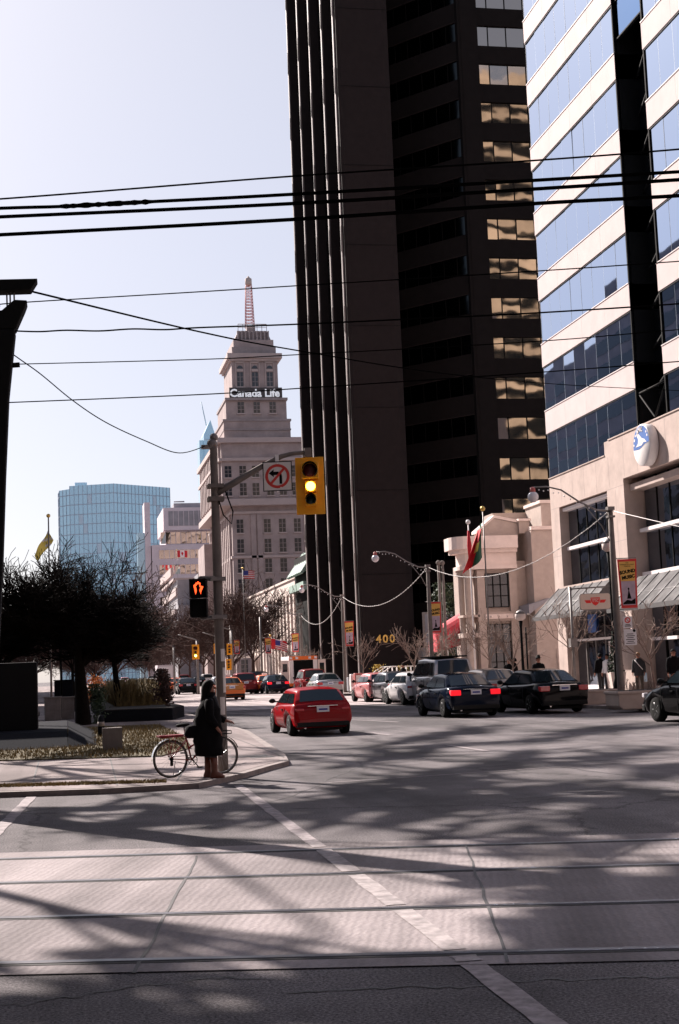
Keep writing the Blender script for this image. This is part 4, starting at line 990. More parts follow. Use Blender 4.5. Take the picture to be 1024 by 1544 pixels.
for (px,pt,pb,y) in [(404,962,985,138),(357,965,986,160)]:
    a=PY(px,pt,y);b_=PY(px,pb,y);banner(a.x,y,b_.z,(a.z-b_.z)*.42,a.z-b_.z,'tiny far theatre banner '+('before the white pilasters' if px>400 else 'beside the large bare tree'),True)
    m=MB();m.tube([(a.x-.7,y,SZ),(a.x-.7,y,7)],.1,8);o=m.build('banner_post',M['galv']);tag(o,'far grey post carrying a tiny banner '+('before the white pilasters' if px>400 else 'beside the large bare tree'),'pole','far banner posts')
# parking signs on nearest lamp
x,y,h=LP[0]
for (px,pt,pb,w_,lab) in [(941,930,947,.30,'small white no stopping sign on the nearest lamp pole'),(945,949,973,.42,'white parking rules sign with black lines below the no stopping sign')]:
    a=PY(px,pt,y);b_=PY(px,pb,y);hh=a.z-b_.z;F=frame((a.x+.05,y-.16,b_.z),CR,(0,0,1));t=T('parking_sign',lab,'sign',(a.x+.05,y-.16,b_.z),0,'parking signs on the nearest lamp pole')
    m=MB();m.box(-w_/2,w_/2,0,hh,-.004,.004,T=F);m.build('plate',M['sign_g'] if 'sign_g' in M else M['globe'],t)
    m=MB()
    if w_<.4:
        for k in range(20):
            q,q2=2*pi*k/20,2*pi*(k+1)/20;m.face([F@Vector((r*cos(v),hh*.68+r*sin(v),.006)) for r,v in ((.06,q),(.06,q2),(.1,q2),(.1,q))],0)
        m.box(-.012,.012,-.08,.08,.006,.008,0,T=F@Matrix.Translation((0,hh*.68,0))@Matrix.Rotation(rad(45),4,'Z'))
        m.box(-.1,.1,hh*.12,hh*.2,.006,.008,1,T=F);m.box(-.08,.08,hh*.26,hh*.32,.006,.008,1,T=F)
    else:
        for k in range(6): m.box(-w_*.36*(1-.3*(k%2)),w_*.36*(1-.3*(k%2)),hh*(.1+k*.115),hh*(.145+k*.115),.006,.008,1,T=F)
        m.lathe([(1e-6,0),(.05,0)],(0,0,0),'z',12,1);n_=len(m.v)
        for q in range(n_-24,n_): v=m.v[q];m.v[q]=tuple(F@Vector((v[0]+w_*.33,v[1]+hh*.9,.008)))
    m.build('sign_print',[M['signr'],M['black']],t)
# transit sign on its post
y=54.4;pb=PY(868,1035,y);pt=PY(862,885,y)
t=T('transit_stop_sign','white rounded transit sign with a red winged shield hanging from a grey post','sign',(pb.x,y,SZ))
m=MB();m.tube([(pb.x,y,SZ),(pb.x,y,pt.z)],.055,10);m.tube([(pb.x,y,pt.z-.08),(PY(925,884,y).x,y,pt.z-.02)],.035,6);m.box(pb.x-.14,pb.x+.14,y-.14,y+.14,2.15,2.5)
for px in (884,908): q=PY(px,890,y);m.tube([(q.x,y,q.z-.1),(q.x,y,pt.z-.03)],.02,5)
m.build('post',M['galv'],t)
c=PY(896.5,907,y);F=frame((c.x,y-.09,c.z),CR,(0,0,1));w,h2=.63,.33;pts=[]
for sx,sy,a0_ in [(1,1,0),(-1,1,90),(-1,-1,180),(1,-1,270)]:
    for k in range(5): a_=rad(a0_+k*22.5);pts.append((sx*(w-.1)+.1*cos(a_),sy*(h2-.1)+.1*sin(a_)))
m=MB();m.prism(pts,'z',-.14,0);m.v=[tuple(F@Vector(p)) for p in m.v];m.build('sign_box',M['galv'],t)
m=MB();m.prism([(a*.96,b*.94) for a,b in pts],'z',.002,.006);m.v=[tuple(F@Vector(p)) for p in m.v];m.build('sign_face',M['signface'],t)
m=MB()
for p_ in ([(-.19,.16),(.19,.16),(.17,.0),(.1,-.11),(0,-.17),(-.1,-.11),(-.17,.0)],[(-.44,.06),(-.2,.06),(-.17,-.06),(-.36,-.06)],[(.44,.06),(.2,.06),(.17,-.06),(.36,-.06)]):
    m.prism(p_,'z',.008,.011)
m.v=[tuple(F@Vector(p)) for p in m.v];m.build('winged_shield',M['ttcred'],t)
m=MB();put_text(m,'TTC',.14,F@Matrix.Translation((0,.02,.013)),0,ext=.002,bold=.003);m.prism([(-.16,.12),(.16,.12),(.16,.105),(-.16,.105)],'z',.012,.014)
for q in range(len(m.v)-8,len(m.v)): m.v[q]=tuple(F@Vector(m.v[q]))
m.build('lettering',M['cream'],t)
# globe lamps
def globe_lamp(loc,h,label):
    t=T('globe_lamp',label,'street lamp',loc,0,'old style globe lamps on the right pavement')
    m=MB();m.lathe([(.16,0),(.14,.6),(.07,.8),(.055,h*.9),(.1,h)],(0,0,0),'z',10);m.tube([(.22,0,0),(.22,0,h-.3)],.04,6);m.build('post',M['black'],t,w=False)
    m=MB();m.lathe([(.1,0),(.24,.1),(.25,.3),(.15,.42)],(0,0,h),'z',12);m.build('globe',M['cream'],t,w=False)
    m=MB();m.lathe([(.25,.3),(.16,.42),(.02,.5)],(0,0,h+.005),'z',12);m.build('lamp_cap',M['galv'],t,w=False)
q=PY(785,936,61.5);globe_lamp((q.x,61.5,SZ),q.z-SZ,'globe lamp on a dark post in front of the tan wall')
q=PY(918,832,50);globe_lamp((q.x,50,SZ),q.z-SZ,'tall globe lamp just left of the nearest street lamp')
# flags
def drape(F,w,h,fn,mats,seed=0,nx=14,ny=9,amp=.09,sag=0.,skew=0.):
    m=MB();R=random.Random(seed);ph=R.uniform(0,6)
    def P_(u,v):
        x=u*w;y=v*h+skew*u*h-sag*u*u*h;z=amp*w*sin(u*7+ph+v*1.5)*u
        return F@Vector((x*(1-.04),y,z))
    for i in range(nx):
        for j in range(ny):
            u0,u1,v0,v1=i/nx,(i+1)/nx,j/ny,(j+1)/ny
            m.face([P_(u0,v0),P_(u1,v0),P_(u1,v1),P_(u0,v1)],fn((u0+u1)/2,(v0+v1)/2),True)
    return m
M['f_green']=mat('flag_green',(.02,.10,.05),.8,var=.05);M['f_red']=mat('flag_red',(.60,.02,.03),.8,var=.05);M['f_white']=mat('flag_white',(.75,.7,.7),.8,var=.03);M['f_blue']=mat('flag_blue',(.05,.06,.28),.8,var=.05);M['f_yel']=mat('flag_yellow',(.75,.6,.12),.8,var=.05)
FM=[M['f_green'],M['f_red'],M['f_white'],M['f_blue'],M['f_yel']]
def flagpole(x,y,top,label,m_='galv',r=.05):
    t=T('flagpole',label,'flagpole',(x,y,SZ));m=MB();m.tube([(x,y,SZ),(x,y,top)],[r,r*.6],8);m.build('mast',M[m_],t);m=MB();m.ball((x,y,top+.1),.13,8);m.build('finial',M['gold'] if m_=='galv' else M['white'],t);return t
yy=66.;q=PY(728,770,yy);qb=PY(738,1030,yy);flagpole(q.x,yy,q.z,'tall flagpole with a gold ball carrying the green and red flag')
# green/red flag hanging diagonally
tpt=PY(726,788,yy);c1=PY(695,866,yy);c2=PY(712,868,yy);c3=PY(729,840,yy)
m=MB();nx,ny=12,16
def bil(u,v):
    a=tpt.lerp(c3,v);b2=PY(722,800,yy).lerp(c1,v)
    p=a.lerp(b2,u);p=p+Vector((0,.25*sin(u*9+v*2),0));p.z-=.5*sin(pi*u)*.15;return p
for i in range(nx):
    for j in range(ny):
        u0,u1,v0,v1=i/nx,(i+1)/nx,j/ny,(j+1)/ny;uu=(u0+u1)/2;vv=(v0+v1)/2
        k=0 if uu<.5 else 1
        if (uu-.5)**2*2+(vv-.5)**2*1.0<.014: k=4
        m.face([bil(u0,v0),bil(u1,v0),bil(u1,v1),bil(u0,v1)],k,True)
o=m.build('flag',FM);tag(o,'drooping green and red flag with a yellow emblem','flag')
q=PY(706,790,72);flagpole(q.x,72,q.z,'shorter flagpole with a furled dark red flag','white',.05)
m=MB();a=PY(706,800,71.9);m.loft([(a.x,71.9,a.z-1.6,.05,.05),(a.x+.03,71.9,a.z-.8,.13,.08),(a.x,71.9,a.z,.05,.05)],8);o=m.build('flag',M['f_red']);tag(o,'furled dark red flag on the shorter flagpole','flag')
for px in (661,667):
    q=PY(px,850,84);t=T('twin_pole','pale bare pole, %s one of the pair behind the second lamp'%('left' if px==661 else 'right'),'pole',(q.x,84,SZ),0,'pair of pale poles behind the second lamp')
    m=MB();m.tube([(q.x,84,SZ),(q.x,84,q.z)],.09,8);m.build('shaft',M['polec'],t);m=MB();m.ball((q.x,84,q.z+.05),.16,8);m.build('cap',M['polec'],t)
def usf(u,v):
    if u<.42 and v>.46: return 3
    return 1 if int(v*9)%2==0 else 2
def caf(u,v):
    if u<.27 or u>.73: return 1
    a=abs(u-.5);return 1 if (a<.1 and .25<v<.8 and a+abs(v-.55)*.35<.12) else 2
for (px,py,y,w,h,fn,lab,plab,sk) in [(366,858,150,1.25,.85,usf,'stars and stripes flag flying above the bare tree','tall flagpole with the stars and stripes among bare trees',.1),(408,960,140,1.6,1.0,caf,'small red and white maple leaf flag before the white pilasters','short flagpole with the maple leaf flag before the pilasters',-.2),(267,829,380,2.8,1.8,caf,'tiny maple leaf flag before the pale office building','far thin flagpole before the pale office building',.05)]:
    q=PY(px,py,y);flagpole(q.x,y,q.z,plab,'galv',.05);F=frame((q.x+.05,y,q.z-h-.2),CR,(0,0,1));m=drape(F,w,h,fn,FM,3,18,18,.06,.15,sk);o=m.build('flag',FM);tag(o,lab,'flag')
q=PY(415,962,139);F=frame((q.x,139,q.z-1.1),CR,(0,0,1));m=drape(F,1.2,.9,usf,FM,5,14,18,.06,.2,-.2);o=m.build('flag',FM);tag(o,'second small striped flag beside the maple leaf flag','flag')
q=PY(73,780,90);t=flagpole(q.x,90,q.z,'thin flagpole above the dark tree at left','galv',.07)
m=MB();a=PY(72,800,90);b2=PY(51,838,90)
for i in range(10):
    for j in range(5):
        def fp(u,v): p=a.lerp(b2,u);return p+Vector((v*.35*(1-u*.5)+.05*sin(u*8),.15*sin(u*6),-v*.6*(1-.3*u)))
        m.face([fp(i/10,j/5),fp((i+1)/10,j/5),fp((i+1)/10,(j+1)/5),fp(i/10,(j+1)/5)],4 if (i+j)%3 else (2 if i<4 else 4),True)
o=m.build('flag',FM);tag(o,'pale yellow and white flag streaming left of its pole','flag')
# far signals
for px,py,y,l in [(295,983,120,2),(326,978,150,1),(346,979,135,0),(345,1002,135,0)]:
    q=PY(px,py,y);sig_head(q,1.3 if y<130 else 1.1,'small far yellow traffic signal, '+{295:'left one showing green',326:'just left of the pole',346:'upper one right of the pole',345:'lower one right of the pole'}[px],l,'far traffic signals down the avenue')
for px,y,pt in [(297,122,965),(328,152,960),(349,136,950),(262,140,975)]:
    q=PY(px,pt,y);t=T('far_signal_post','far thin grey post '+{297:'beside the green traffic signal',328:'just left of the signal pole',349:'carrying two yellow signals right of the signal pole',262:'left of the green traffic signal'}[px],'pole',(q.x,y,KZ),0,'far thin posts down the avenue');m=MB();m.tube([(q.x,y,0),(q.x,y,q.z)],[.13,.09],8);m.tube([(q.x,y,q.z),(q.x-1.6,y,q.z+.5)],.05,5);m.build('shaft',M['galv'],t)
# ================= VEHICLES =================
SPEC={
 'sedan':dict(L=4.6,W=1.76,H=1.43,zb=.95,body=[(-2.3,.50,.74),(-2.27,.80,.80),(-2.2,.96,.83),(-1.7,1.0,.87),(-1.0,.97,.88),(0,.95,.88),(.9,.94,.88),(1.5,.86,.87),(2.0,.74,.83),(2.22,.62,.76),(2.3,.45,.68)],cab=[(-1.75,.97),(-1.05,1.37),(-.3,1.43),(.3,1.41),(1.1,.94)],wr=.60,wh=(-1.42,1.35)),
 'hatch':dict(L=3.95,W=1.68,H=1.40,zb=.93,body=[(-1.98,.45,.72),(-1.97,.72,.80),(-1.92,.95,.80),(-1.5,.95,.84),(-.5,.93,.845),(.5,.91,.845),(1.2,.84,.83),(1.7,.74,.78),(1.9,.6,.72),(1.98,.45,.64)],cab=[(-1.90,.95),(-1.42,1.34),(-.5,1.40),(.15,1.37),(.95,.90)],wr=.58,wh=(-1.3,1.25)),
 'suv':dict(L=4.6,W=1.84,H=1.74,zb=1.08,body=[(-2.3,.55,.82),(-2.28,.9,.87),(-2.22,1.1,.88),(-1.2,1.1,.91),(0,1.08,.92),(1.0,1.05,.92),(1.6,1.0,.9),(2.1,.9,.86),(2.27,.7,.8),(2.3,.5,.74)],cab=[(-2.22,1.09),(-2.02,1.66),(-.5,1.74),(.3,1.70),(1.15,1.05)],wr=.70,wh=(-1.4,1.4)),
 'van':dict(L=4.9,W=1.9,H=1.95,zb=1.1,body=[(-2.45,.55,.86),(-2.43,.9,.9),(-2.4,1.12,.92),(-1.2,1.12,.95),(0,1.1,.95),(1.2,1.08,.95),(1.8,.98,.92),(2.3,.85,.86),(2.45,.6,.8)],cab=[(-2.40,1.11),(-2.28,1.88),(-.5,1.95),(.5,1.9),(1.45,1.06)],wr=.78,wh=(-1.5,1.5)),
}
def lerp(a,b,t): return a+(b-a)*t
def bool_arches(mb,L,wh,R,W):
    me=mb.mesh('tmp',[]);o=bpy.data.objects.new('tmp',me);C.objects.link(o);cs=[]
    for y in wh:
        for s in (-1,1):
            c=MB();c.lathe([(R+.055,(W/2-.26)*s),(R+.055,(W/2+.3)*s)],(0,y,R),'x',22);co=bpy.data.objects.new('cut',c.mesh('cut',[]));C.objects.link(co);cs.append(co)
            md=o.modifiers.new('b','BOOLEAN');md.operation='DIFFERENCE';md.object=co;md.solver='EXACT'
    dg=bpy.context.evaluated_depsgraph_get();dg.update();m2=bpy.data.meshes.new_from_object(o.evaluated_get(dg))
    out=([v.co.copy() for v in m2.vertices],[tuple(p.vertices) for p in m2.polygons])
    for c in cs+[o]: bpy.data.objects.remove(c)
    return out
def car(kind,P_,label,paint_m,loc,rz=0,scale=(1,1,1),group=None,brake=False,extra=None,name='car',cat='car',lowm=None,full=True,tail=True):
    S=SPEC[kind];W=S['W'];R=.315 if kind in('sedan','hatch') else .36
    t=T(name,label,cat,loc,rz,group);t.scale=scale
    mb=MB();rings=[]
    for (y,zt,w) in S['body']:
        zb=.24 if abs(y)>S['L']/2-.15 else .18
        half=[(0,zb),(w-.16,zb),(w-.05,zb+.10),(w-.005,lerp(zb,zt,.42)),(w,lerp(zb,zt,.62)),(w-.03,zt-.08),(w-.10,zt-.015),(0,zt+.03)]
        rings.append([(x,y,z) for x,z in half]+[(-x,y,z) for x,z in half[-2:0:-1]])
    n=len(rings[0]);vs=[p for r in rings for p in r];fs=[]
    for i in range(len(rings)-1):
        for j in range(n): fs.append((i*n+j,i*n+(j+1)%n,(i+1)*n+(j+1)%n,(i+1)*n+j))
    fs.append(tuple(range(n-1,-1,-1)));fs.append(tuple((len(rings)-1)*n+j for j in range(n)))
    mb.idx(vs,fs,0,True)
    bv,bf=bool_arches(mb,S['L'],S['wh'],R,W) if full else (vs,fs)
    body=MB();body.idx(bv,bf,0,True)
    cab=S['cab'];zb0=S['zb']-.03;wb=W/2-.075;wr=S['wr'];zr=S['H']
    def hw(z): 
        u=max(0,min(1,(z-zb0)/(zr-zb0)));return wb+(wr-wb)*u**1.15
    cp=[(cab[0][0],zb0-.05)]+[cab[0]]+cab[1:]+[(cab[-1][0]+.02,zb0-.05)]
    prof=[]
    for i in range(len(cp)-1):
        for k in range(3): prof.append((lerp(cp[i][0],cp[i+1][0],k/3),lerp(cp[i][1],cp[i+1][1],k/3)))
    prof.append(cp[-1])
    cr=[]
    for (y,z) in prof:
        w=hw(z);cr.append([(-w,y,z-.035),(-w*.86,y,z),(0,y,z+.028),(w*.86,y,z),(w,y,z-.035)])
    cv=[p for r in cr for p in r];cf=[]
    for i in range(len(cr)-1):
        for j in range(4): cf.append((i*5+j,i*5+j+1,(i+1)*5+j+1,(i+1)*5+j))
    body.idx(cv,cf,0,True)
    for s in (-1,1):   # side walls as horizontal slices from belt to roof line
        ys0=cab[0][0];K=6
        def span(z): # y-range inside profile at height z
            def yat(seg0,seg1,z):
                (a,za),(b,zb_)=seg0,seg1;return lerp(a,b,max(0,min(1,(z-za)/(zb_-za))))
            return yat(cab[0],cab[1],z),yat(cab[4],cab[3],z)
        zt=cab[1][1]-.035;zs=[lerp(zb0-.06,zt,k/K) for k in range(K+1)]
        for k in range(K):
            a0,a1=span(zs[k]+.035);b0,b1=span(zs[k+1]+.035)
            body.face([(s*hw(zs[k]+.035),a0,zs[k]),(s*hw(zs[k]+.035),a1,zs[k]),(s*hw(zs[k+1]+.035),b1,zs[k+1]),(s*hw(zs[k+1]+.035),b0,zs[k+1])],0,True)
        top=[(s*hw(z),y,z-.035) for y,z in prof if z>=cab[1][1]-.001]
        body.face([(s*hw(zt+.035),span(zt+.035)[0],zt)]+top+[(s*hw(zt+.035),span(zt+.035)[1],zt)],0,True)
    # door seams and low trim
    if full:
        for s in (-1,1):
            for yy_ in ([-.95,.15,1.0] if kind!='hatch' else [-.75,.85]):
                body.box(s*(W/2-.004)-.006,s*(W/2-.004)+.006,yy_-.008,yy_+.008,.34,S['zb']-.10,1)
            for yy_ in ([-.75,.35] if kind!='hatch' else [-.5]): body.box(s*(W/2+.005)-.02,s*(W/2+.005)+.02,yy_-.0,yy_+.16,S['zb']-.19,S['zb']-.15,1)
    bo=body.build('body',[paint_m,M['plastic']],t,w=False)
    sm=MB()
    # windows
    wm=MB();z0=S['zb']+.03;z1=cab[1][1]-.10
    def sidepoly(y0b,y1b,y0t,y1t,s): 
        o_=.014;wm=MB();wm.face([(s*(hw(z0+.035)+o_),y0b,z0),(s*(hw(z0+.035)+o_),y1b,z0),(s*(hw(z1+.035)+o_),y1t,z1),(s*(hw(z1+.035)+o_),y0t,z1)]);wm.build('side_window',M['carglass'],t,w=False)
    a0,a1=span(z0);b0,b1=span(z1)
    a0+=.28 if kind in('sedan',) else .2;b0+=.16;a1-=.14;b1-=.06
    mids=[.0,.5,1.0] if kind=='sedan' else ([0,.2,.56,1.] if kind!='hatch' else [0,.42,1.])
    for s in (-1,1):
        for i in range(len(mids)-1):
            g_=.035;sidepoly(lerp(a0,a1,mids[i])+g_,lerp(a0,a1,mids[i+1])-g_,lerp(b0,b1,mids[i])+g_,lerp(b0,b1,mids[i+1])-g_,s)
    def glassq(p,q,t0,t1,nm,inw):
        g_=MB();(ya,za),(yb,zb_)=p,q;d=Vector((0,yb-ya,zb_-za)).normalized();nv=Vector((0,-d.z,d.y)) if nm=='rear_window' else Vector((0,d.z if d.y<0 else -d.z,abs(d.y)))
        if nm=='rear_window': nv=Vector((0,-abs(d.z),abs(d.y)))
        else: nv=Vector((0,abs(d.z),abs(d.y)))
        K=4;J=8
        for k in range(K):
            for j in range(J):
                qd=[]
                for (u,v) in ((k/K,j/J),(k/K,(j+1)/J),((k+1)/K,(j+1)/J),((k+1)/K,j/J)):
                    tt=lerp(t0,t1,u);y=lerp(ya,yb,tt);z=lerp(za,zb_,tt);w=hw(z)*.86*inw;x=lerp(-w,w,v);zz=z+.028*(1-abs(x)/(hw(z)*.86))
                    qd.append(Vector((x,y,zz))+nv*.014)
                g_.face(qd,0,True)
        g_.build(nm,M['carglass'],t,w=False)
    glassq(cab[0],cab[1],.10,.93,'rear_window',.97);glassq(cab[4],cab[3],.08,.93,'windscreen',.98)
    yr=-S['L']/2
    # lamps
    lz={'sedan':.80,'hatch':.76,'suv':.95,'van':.98}[kind]
    if tail:
        for s in (-1,1):
            m=MB();w=W/2-.06;hh=.085 if kind in('sedan',) else .11
            if kind=='hatch': m.box(min(s*(w-.26),s*(w-.02)),max(s*(w-.26),s*(w-.02)),yr-.006,yr+.12,lz-.03,lz+.05)
            else: m.box(min(s*(w-.33),s*w),max(s*(w-.33),s*w),yr+.0,yr+.22,lz-hh,lz+hh)
            m.build('tail_light',M['brake'] if brake else M['tail'],t,w=False,bevel=.02)
    m=MB();m.box(-.17,.17,yr-.035,yr+.02,lz-.07,lz+.09,0);m.box(-.12,.12,yr-.04,yr-.034,lz-.02,lz+.03,1) ;m.build('licence_plate',[M['plate'],M['f_blue']],t,w=False)
    m=MB();m.box(-W/2+.12,W/2-.12,yr-.03,yr+.18,.26,.40);m.box(-W/2+.12,W/2-.12,-yr-.15,-yr+.02,.26,.42);m.box(-.55,.55,yr+.1,-yr-.1,.14,.25);m.build('bumper',M['plastic'] if lowm is None else lowm,t,w=False,bevel=.02)
    if full:
        m=MB();m.box(-.42,.42,yr-.012,yr+.05,lz+.10,lz+.118)
        m.tube([(-.5,yr-.0,.24),(-.5,yr+.15,.24)],.03,8);m.build('trim',M['chrome'],t,w=False)
        for s in (-1,1):
            m=MB();m.ball((s*(W/2+.07),cab[4][0]-.28,S['zb']+.08),.1,10,0,(1,.55,.75));m.box(min(s*(W/2-.1),s*(W/2+.05)),max(s*(W/2-.1),s*(W/2+.05)),cab[4][0]-.3,cab[4][0]-.24,S['zb']+.03,S['zb']+.07);m.build('mirror',M['plastic'],t,w=False)
            m=MB();m.box(min(s*.42,s*(W/2-.12)),max(s*.42,s*(W/2-.12)),-yr-.16,-yr-.02,.6,.72);m.build('headlight',M['globe'],t,w=False,bevel=.02)
    for y in S['wh']:
        for s in (-1,1):
            x0=s*(W/2-.11);m=MB();m.lathe([(R*.6,-.1),(R*.93,-.105),(R,-.06),(R,.06),(R*.93,.105),(R*.6,.1)],(x0,y,R),'x',22);w_=m.build('wheel',M['tyre'],t,w=False)
            m=MB();m.lathe([(1e-6,s*.075),(.05,s*.08),(.07,s*.06),(R*.5,s*.045),(R*.62,s*.095)],(x0,y,R),'x',18)
            for k in range(5):
                a=k*2*pi/5;m.tube([(x0+s*.08,y+.04*cos(a),R+.04*sin(a)),(x0+s*.085,y+R*.58*cos(a),R+R*.58*sin(a))],.022,5)
            m.build('rim',M['rim'],w_,w=False)
    if extra: extra(t,S)
    return t
def head(px1,py1,px0,y_):pass
def at_rear(pxc,pyc,Lh):  # ground point under the rear face -> car centre
    return G(pxc,pyc)
p_red=paint('red',(.27,.004,.007),.0);p_navy=paint('navy',(.006,.010,.022),.1);p_blk=paint('black',(.005,.005,.006),.0);p_sil=paint('silver',(.42,.40,.40),.7);p_bei=paint('beige',(.36,.30,.25),.6)
p_wht=paint('white',(.72,.68,.67),0);p_dgry=paint('dark_grey',(.07,.065,.075),.5);p_pink=paint('pale_red',(.62,.22,.22),.2);p_org=paint('orange',(.80,.16,.02),0);p_mar=paint('maroon',(.17,.012,.014),.2);p_green=paint('green',(.02,.16,.11),0);p_yel=paint('taxi_orange',(.72,.15,.02),0)
p_gold=p_org
CARS=[]
def place(kind,pxc,pyc,label,pm,rz=0,scale=(1,1,1),**k):
    g=G(pxc,pyc);L=SPEC[kind]['L']*scale[1]
    c=Vector((g.x,g.y,0))+Vector((-sin(rz),cos(rz),0))*(L/2-.55*scale[1])
    return car(kind,None,label,pm,(c.x,c.y,.004),rz,scale,**k)
GP='cars parked along the right kerb'; GT='cars driving away down the avenue'
place('hatch',482,1108,'bright red hatchback with a black rear window, crossing in the middle of the road',p_red,rad(2),(.93,.95,.86))
place('sedan',712,1081,'dark navy sedan with two bright red lights, stopped before the parked cars',p_navy,rad(1.5),(.98,.95,.96),group=GP,brake=True)
place('sedan',843,1075,'glossy black sedan just left of the nearest lamp pole, facing away',p_blk,rad(5),(1,.95,.97),group=GP)
place('sedan',762,1066,'beige sedan between the navy sedan and the black sedan',p_bei,rad(4),group=GP)
g=G(1004,1088);car('sedan',None,'black sedan cut off by the right edge of the photo',p_blk,(g.x+.72,g.y-1.25,0),rad(4),(1,1,1))
place('suv',682,1063,'silver grey van-like wagon with a black roof, behind the navy sedan',p_sil,rad(3),(1.02,1,1.12),group=GP,name='parked_wagon',cat='wagon',extra=lambda t,S:(lambda m:(m.box(-.66,.66,-2.0,.25,1.745,1.80),m.build('roof',M['black'],t,w=False,bevel=.04)))(MB()))
place('hatch',636,1062,'small white hatchback just left of the silver wagon',p_wht,rad(3),group=GP)
place('sedan',609,1059,'dark grey sedan with a pale reflection, behind the small white hatchback',p_dgry,rad(3),group=GP)
place('hatch',577,1058,'pale red hatchback at the far left end of the parked row',p_pink,rad(2),group=GP)
def taxi(t,S): m=MB();m.box(-.2,.2,-.35,-.15,1.43,1.58);m.build('roof_light',M['globe'],t,w=False)
def ytrunk(t,S): taxi(t,S);m=MB();m.box(-.78,.78,-2.15,-1.55,.985,1.03);m.box(-.7,.7,-2.31,-2.15,.62,.985);m.build('boot_lid',paint('boot_yellow',(.45,.17,.03),0),t,w=False,bevel=.02)
place('sedan',497,1050,'silver sedan directly beyond the red hatchback',p_sil,0,group=GT)
place('suv',474,1046,'dark maroon off-roader in front of the open ambulance',p_mar,0,group=GT)
place('sedan',349,1056,'orange taxi with a yellow boot lid seen right of the signal pole',p_yel,rad(2),group=GT,extra=ytrunk,name='taxi',cat='taxi')
place('suv',371,1047,'maroon wagon just beyond the yellow booted taxi',p_mar,0,(1,1,.95),group=GT)
def gtrunk(t,S): taxi(t,S);m=MB();m.box(-.78,.78,-2.15,-1.55,.985,1.03);m.build('boot_lid',p_green,t,w=False,bevel=.02)
place('sedan',404,1045,'orange taxi with a green boot lid, left of the dark blue sedan',p_org,0,group=GT,extra=gtrunk,name='taxi',cat='taxi')
place('suv',391,1043,'dark wagon just left of the orange and green taxi',p_blk,0,group=GT)
place('sedan',419,1046,'dark blue sedan left of the ambulance',p_navy,0,group=GT,brake=True)
place('sedan',284,1047,'black sedan with a white roof glare, left of the woman',p_blk,0,group=GT)
place('sedan',267,1044,'orange sedan half hidden behind the black sedan left of the woman',p_org,0,group=GT)
place('sedan',249,1041,'black sedan farther away, left of the half hidden orange one',p_blk,0,group=GT)
place('sedan',335,1046,'grey sedan glimpsed just left of the yellow booted taxi',p_sil,0,group=GT)
place('sedan',227,1038,'white sedan far down the avenue, by the left median',p_wht,0,group=GT)
place('hatch',238,1036,'dark red hatchback far away, beside the white sedan',p_mar,0,group=GT)
place('suv',278,1035,'dark red off-roader far beyond the black sedan',p_mar,0,group=GT)
for px,py,k,pm,l in [(212,1036,'sedan',p_sil,'silver sedan in the far cluster left of the white one'),(198,1036,'hatch',p_dgry,'grey hatchback in the far cluster'),(188,1034,'suv',p_pink,'pale red wagon in the far cluster'),(205,1031,'suv',p_blk,'black wagon at the back of the far cluster'),(222,1030,'sedan',p_wht,'farthest white car in the distant traffic'),(182,1038,'sedan',p_wht,'leftmost white car in the distant traffic'),(300,1036,'sedan',p_blk,'small dark sedan beyond the woman, right of the black sedan'),(357,1038,'sedan',p_wht,'white sedan far beyond the yellow booted taxi'),(384,1037,'hatch',p_red,'small red hatchback far beyond the dark wagon'),(432,1041,'sedan',p_sil,'silver sedan just left of the ambulance'),(262,1034,'sedan',p_sil,'silver sedan far away before the grey truck'),(312,1034,'suv',p_wht,'white wagon far away behind the signal pole')]:
    g=G(px,py);car(k,None,l,pm,(g.x,min(g.y,300),0),0,full=False,group=GT)
# ambulance
g=G(459,1044);ax_,ay_=g.x,g.y
t=T('ambulance','white and orange ambulance with open rear doors before the dark tower','ambulance',(ax_,ay_,0))
m=MB();m.box(-1.1,1.1,.0,4.2,.55,2.75,0);m.build('box_body',M['white'],t,w=False,bevel=.06)
m=MB();m.box(-1.0,1.0,4.2,6.0,.45,1.5);m.prism([(4.2,1.5),(4.2,2.1),(5.0,2.1),(5.6,1.5)],'x',-.95,.95);m.build('cab',M['white'],t,w=False,bevel=.05)
m=MB();m.box(-.75,.75,-.03,.02,.75,2.45);m.build('rear_dark_panel',M['black'],t,w=False)  # flat black panel stands in for the dark inside
for s in (-1,1):
    m=MB();m.box(min(s*1.12,s*1.72),max(s*1.12,s*1.72),-.06,.0,.7,2.45,0);m.build('rear_door',M['cream'],t,w=False);m=MB();m.box(min(s*1.25,s*1.6),max(s*1.25,s*1.6),-.075,-.06,1.6,2.2,0);m.build('door_window',M['carglass'],t,w=False)
m=MB();m.box(-1.12,-1.1,0.1,4.1,1.2,1.6);m.box(-1.12,-1.1,0.1,4.1,.6,.8);m.box(-1.08,1.08,-.04,-.0,2.47,2.75);m.box(-1.1,1.1,-.03,0,.5,.72);m.build('orange_stripe',p_org,t,w=False)
m=MB()
for x in (-.95,-.5,.5,.95): m.box(x-.1,x+.1,-.08,-.04,2.53,2.69)
m.build('warning_light',M['globe'],t,w=False)
for y in (1.2,4.9):
    for s in (-1,1): m=MB();m.lathe([(.05,-.1),(.38,-.11),(.4,0),(.38,.11),(.05,.1)],(s*.95,y,.4),'x',16);m.build('wheel',M['tyre'],t,w=False)
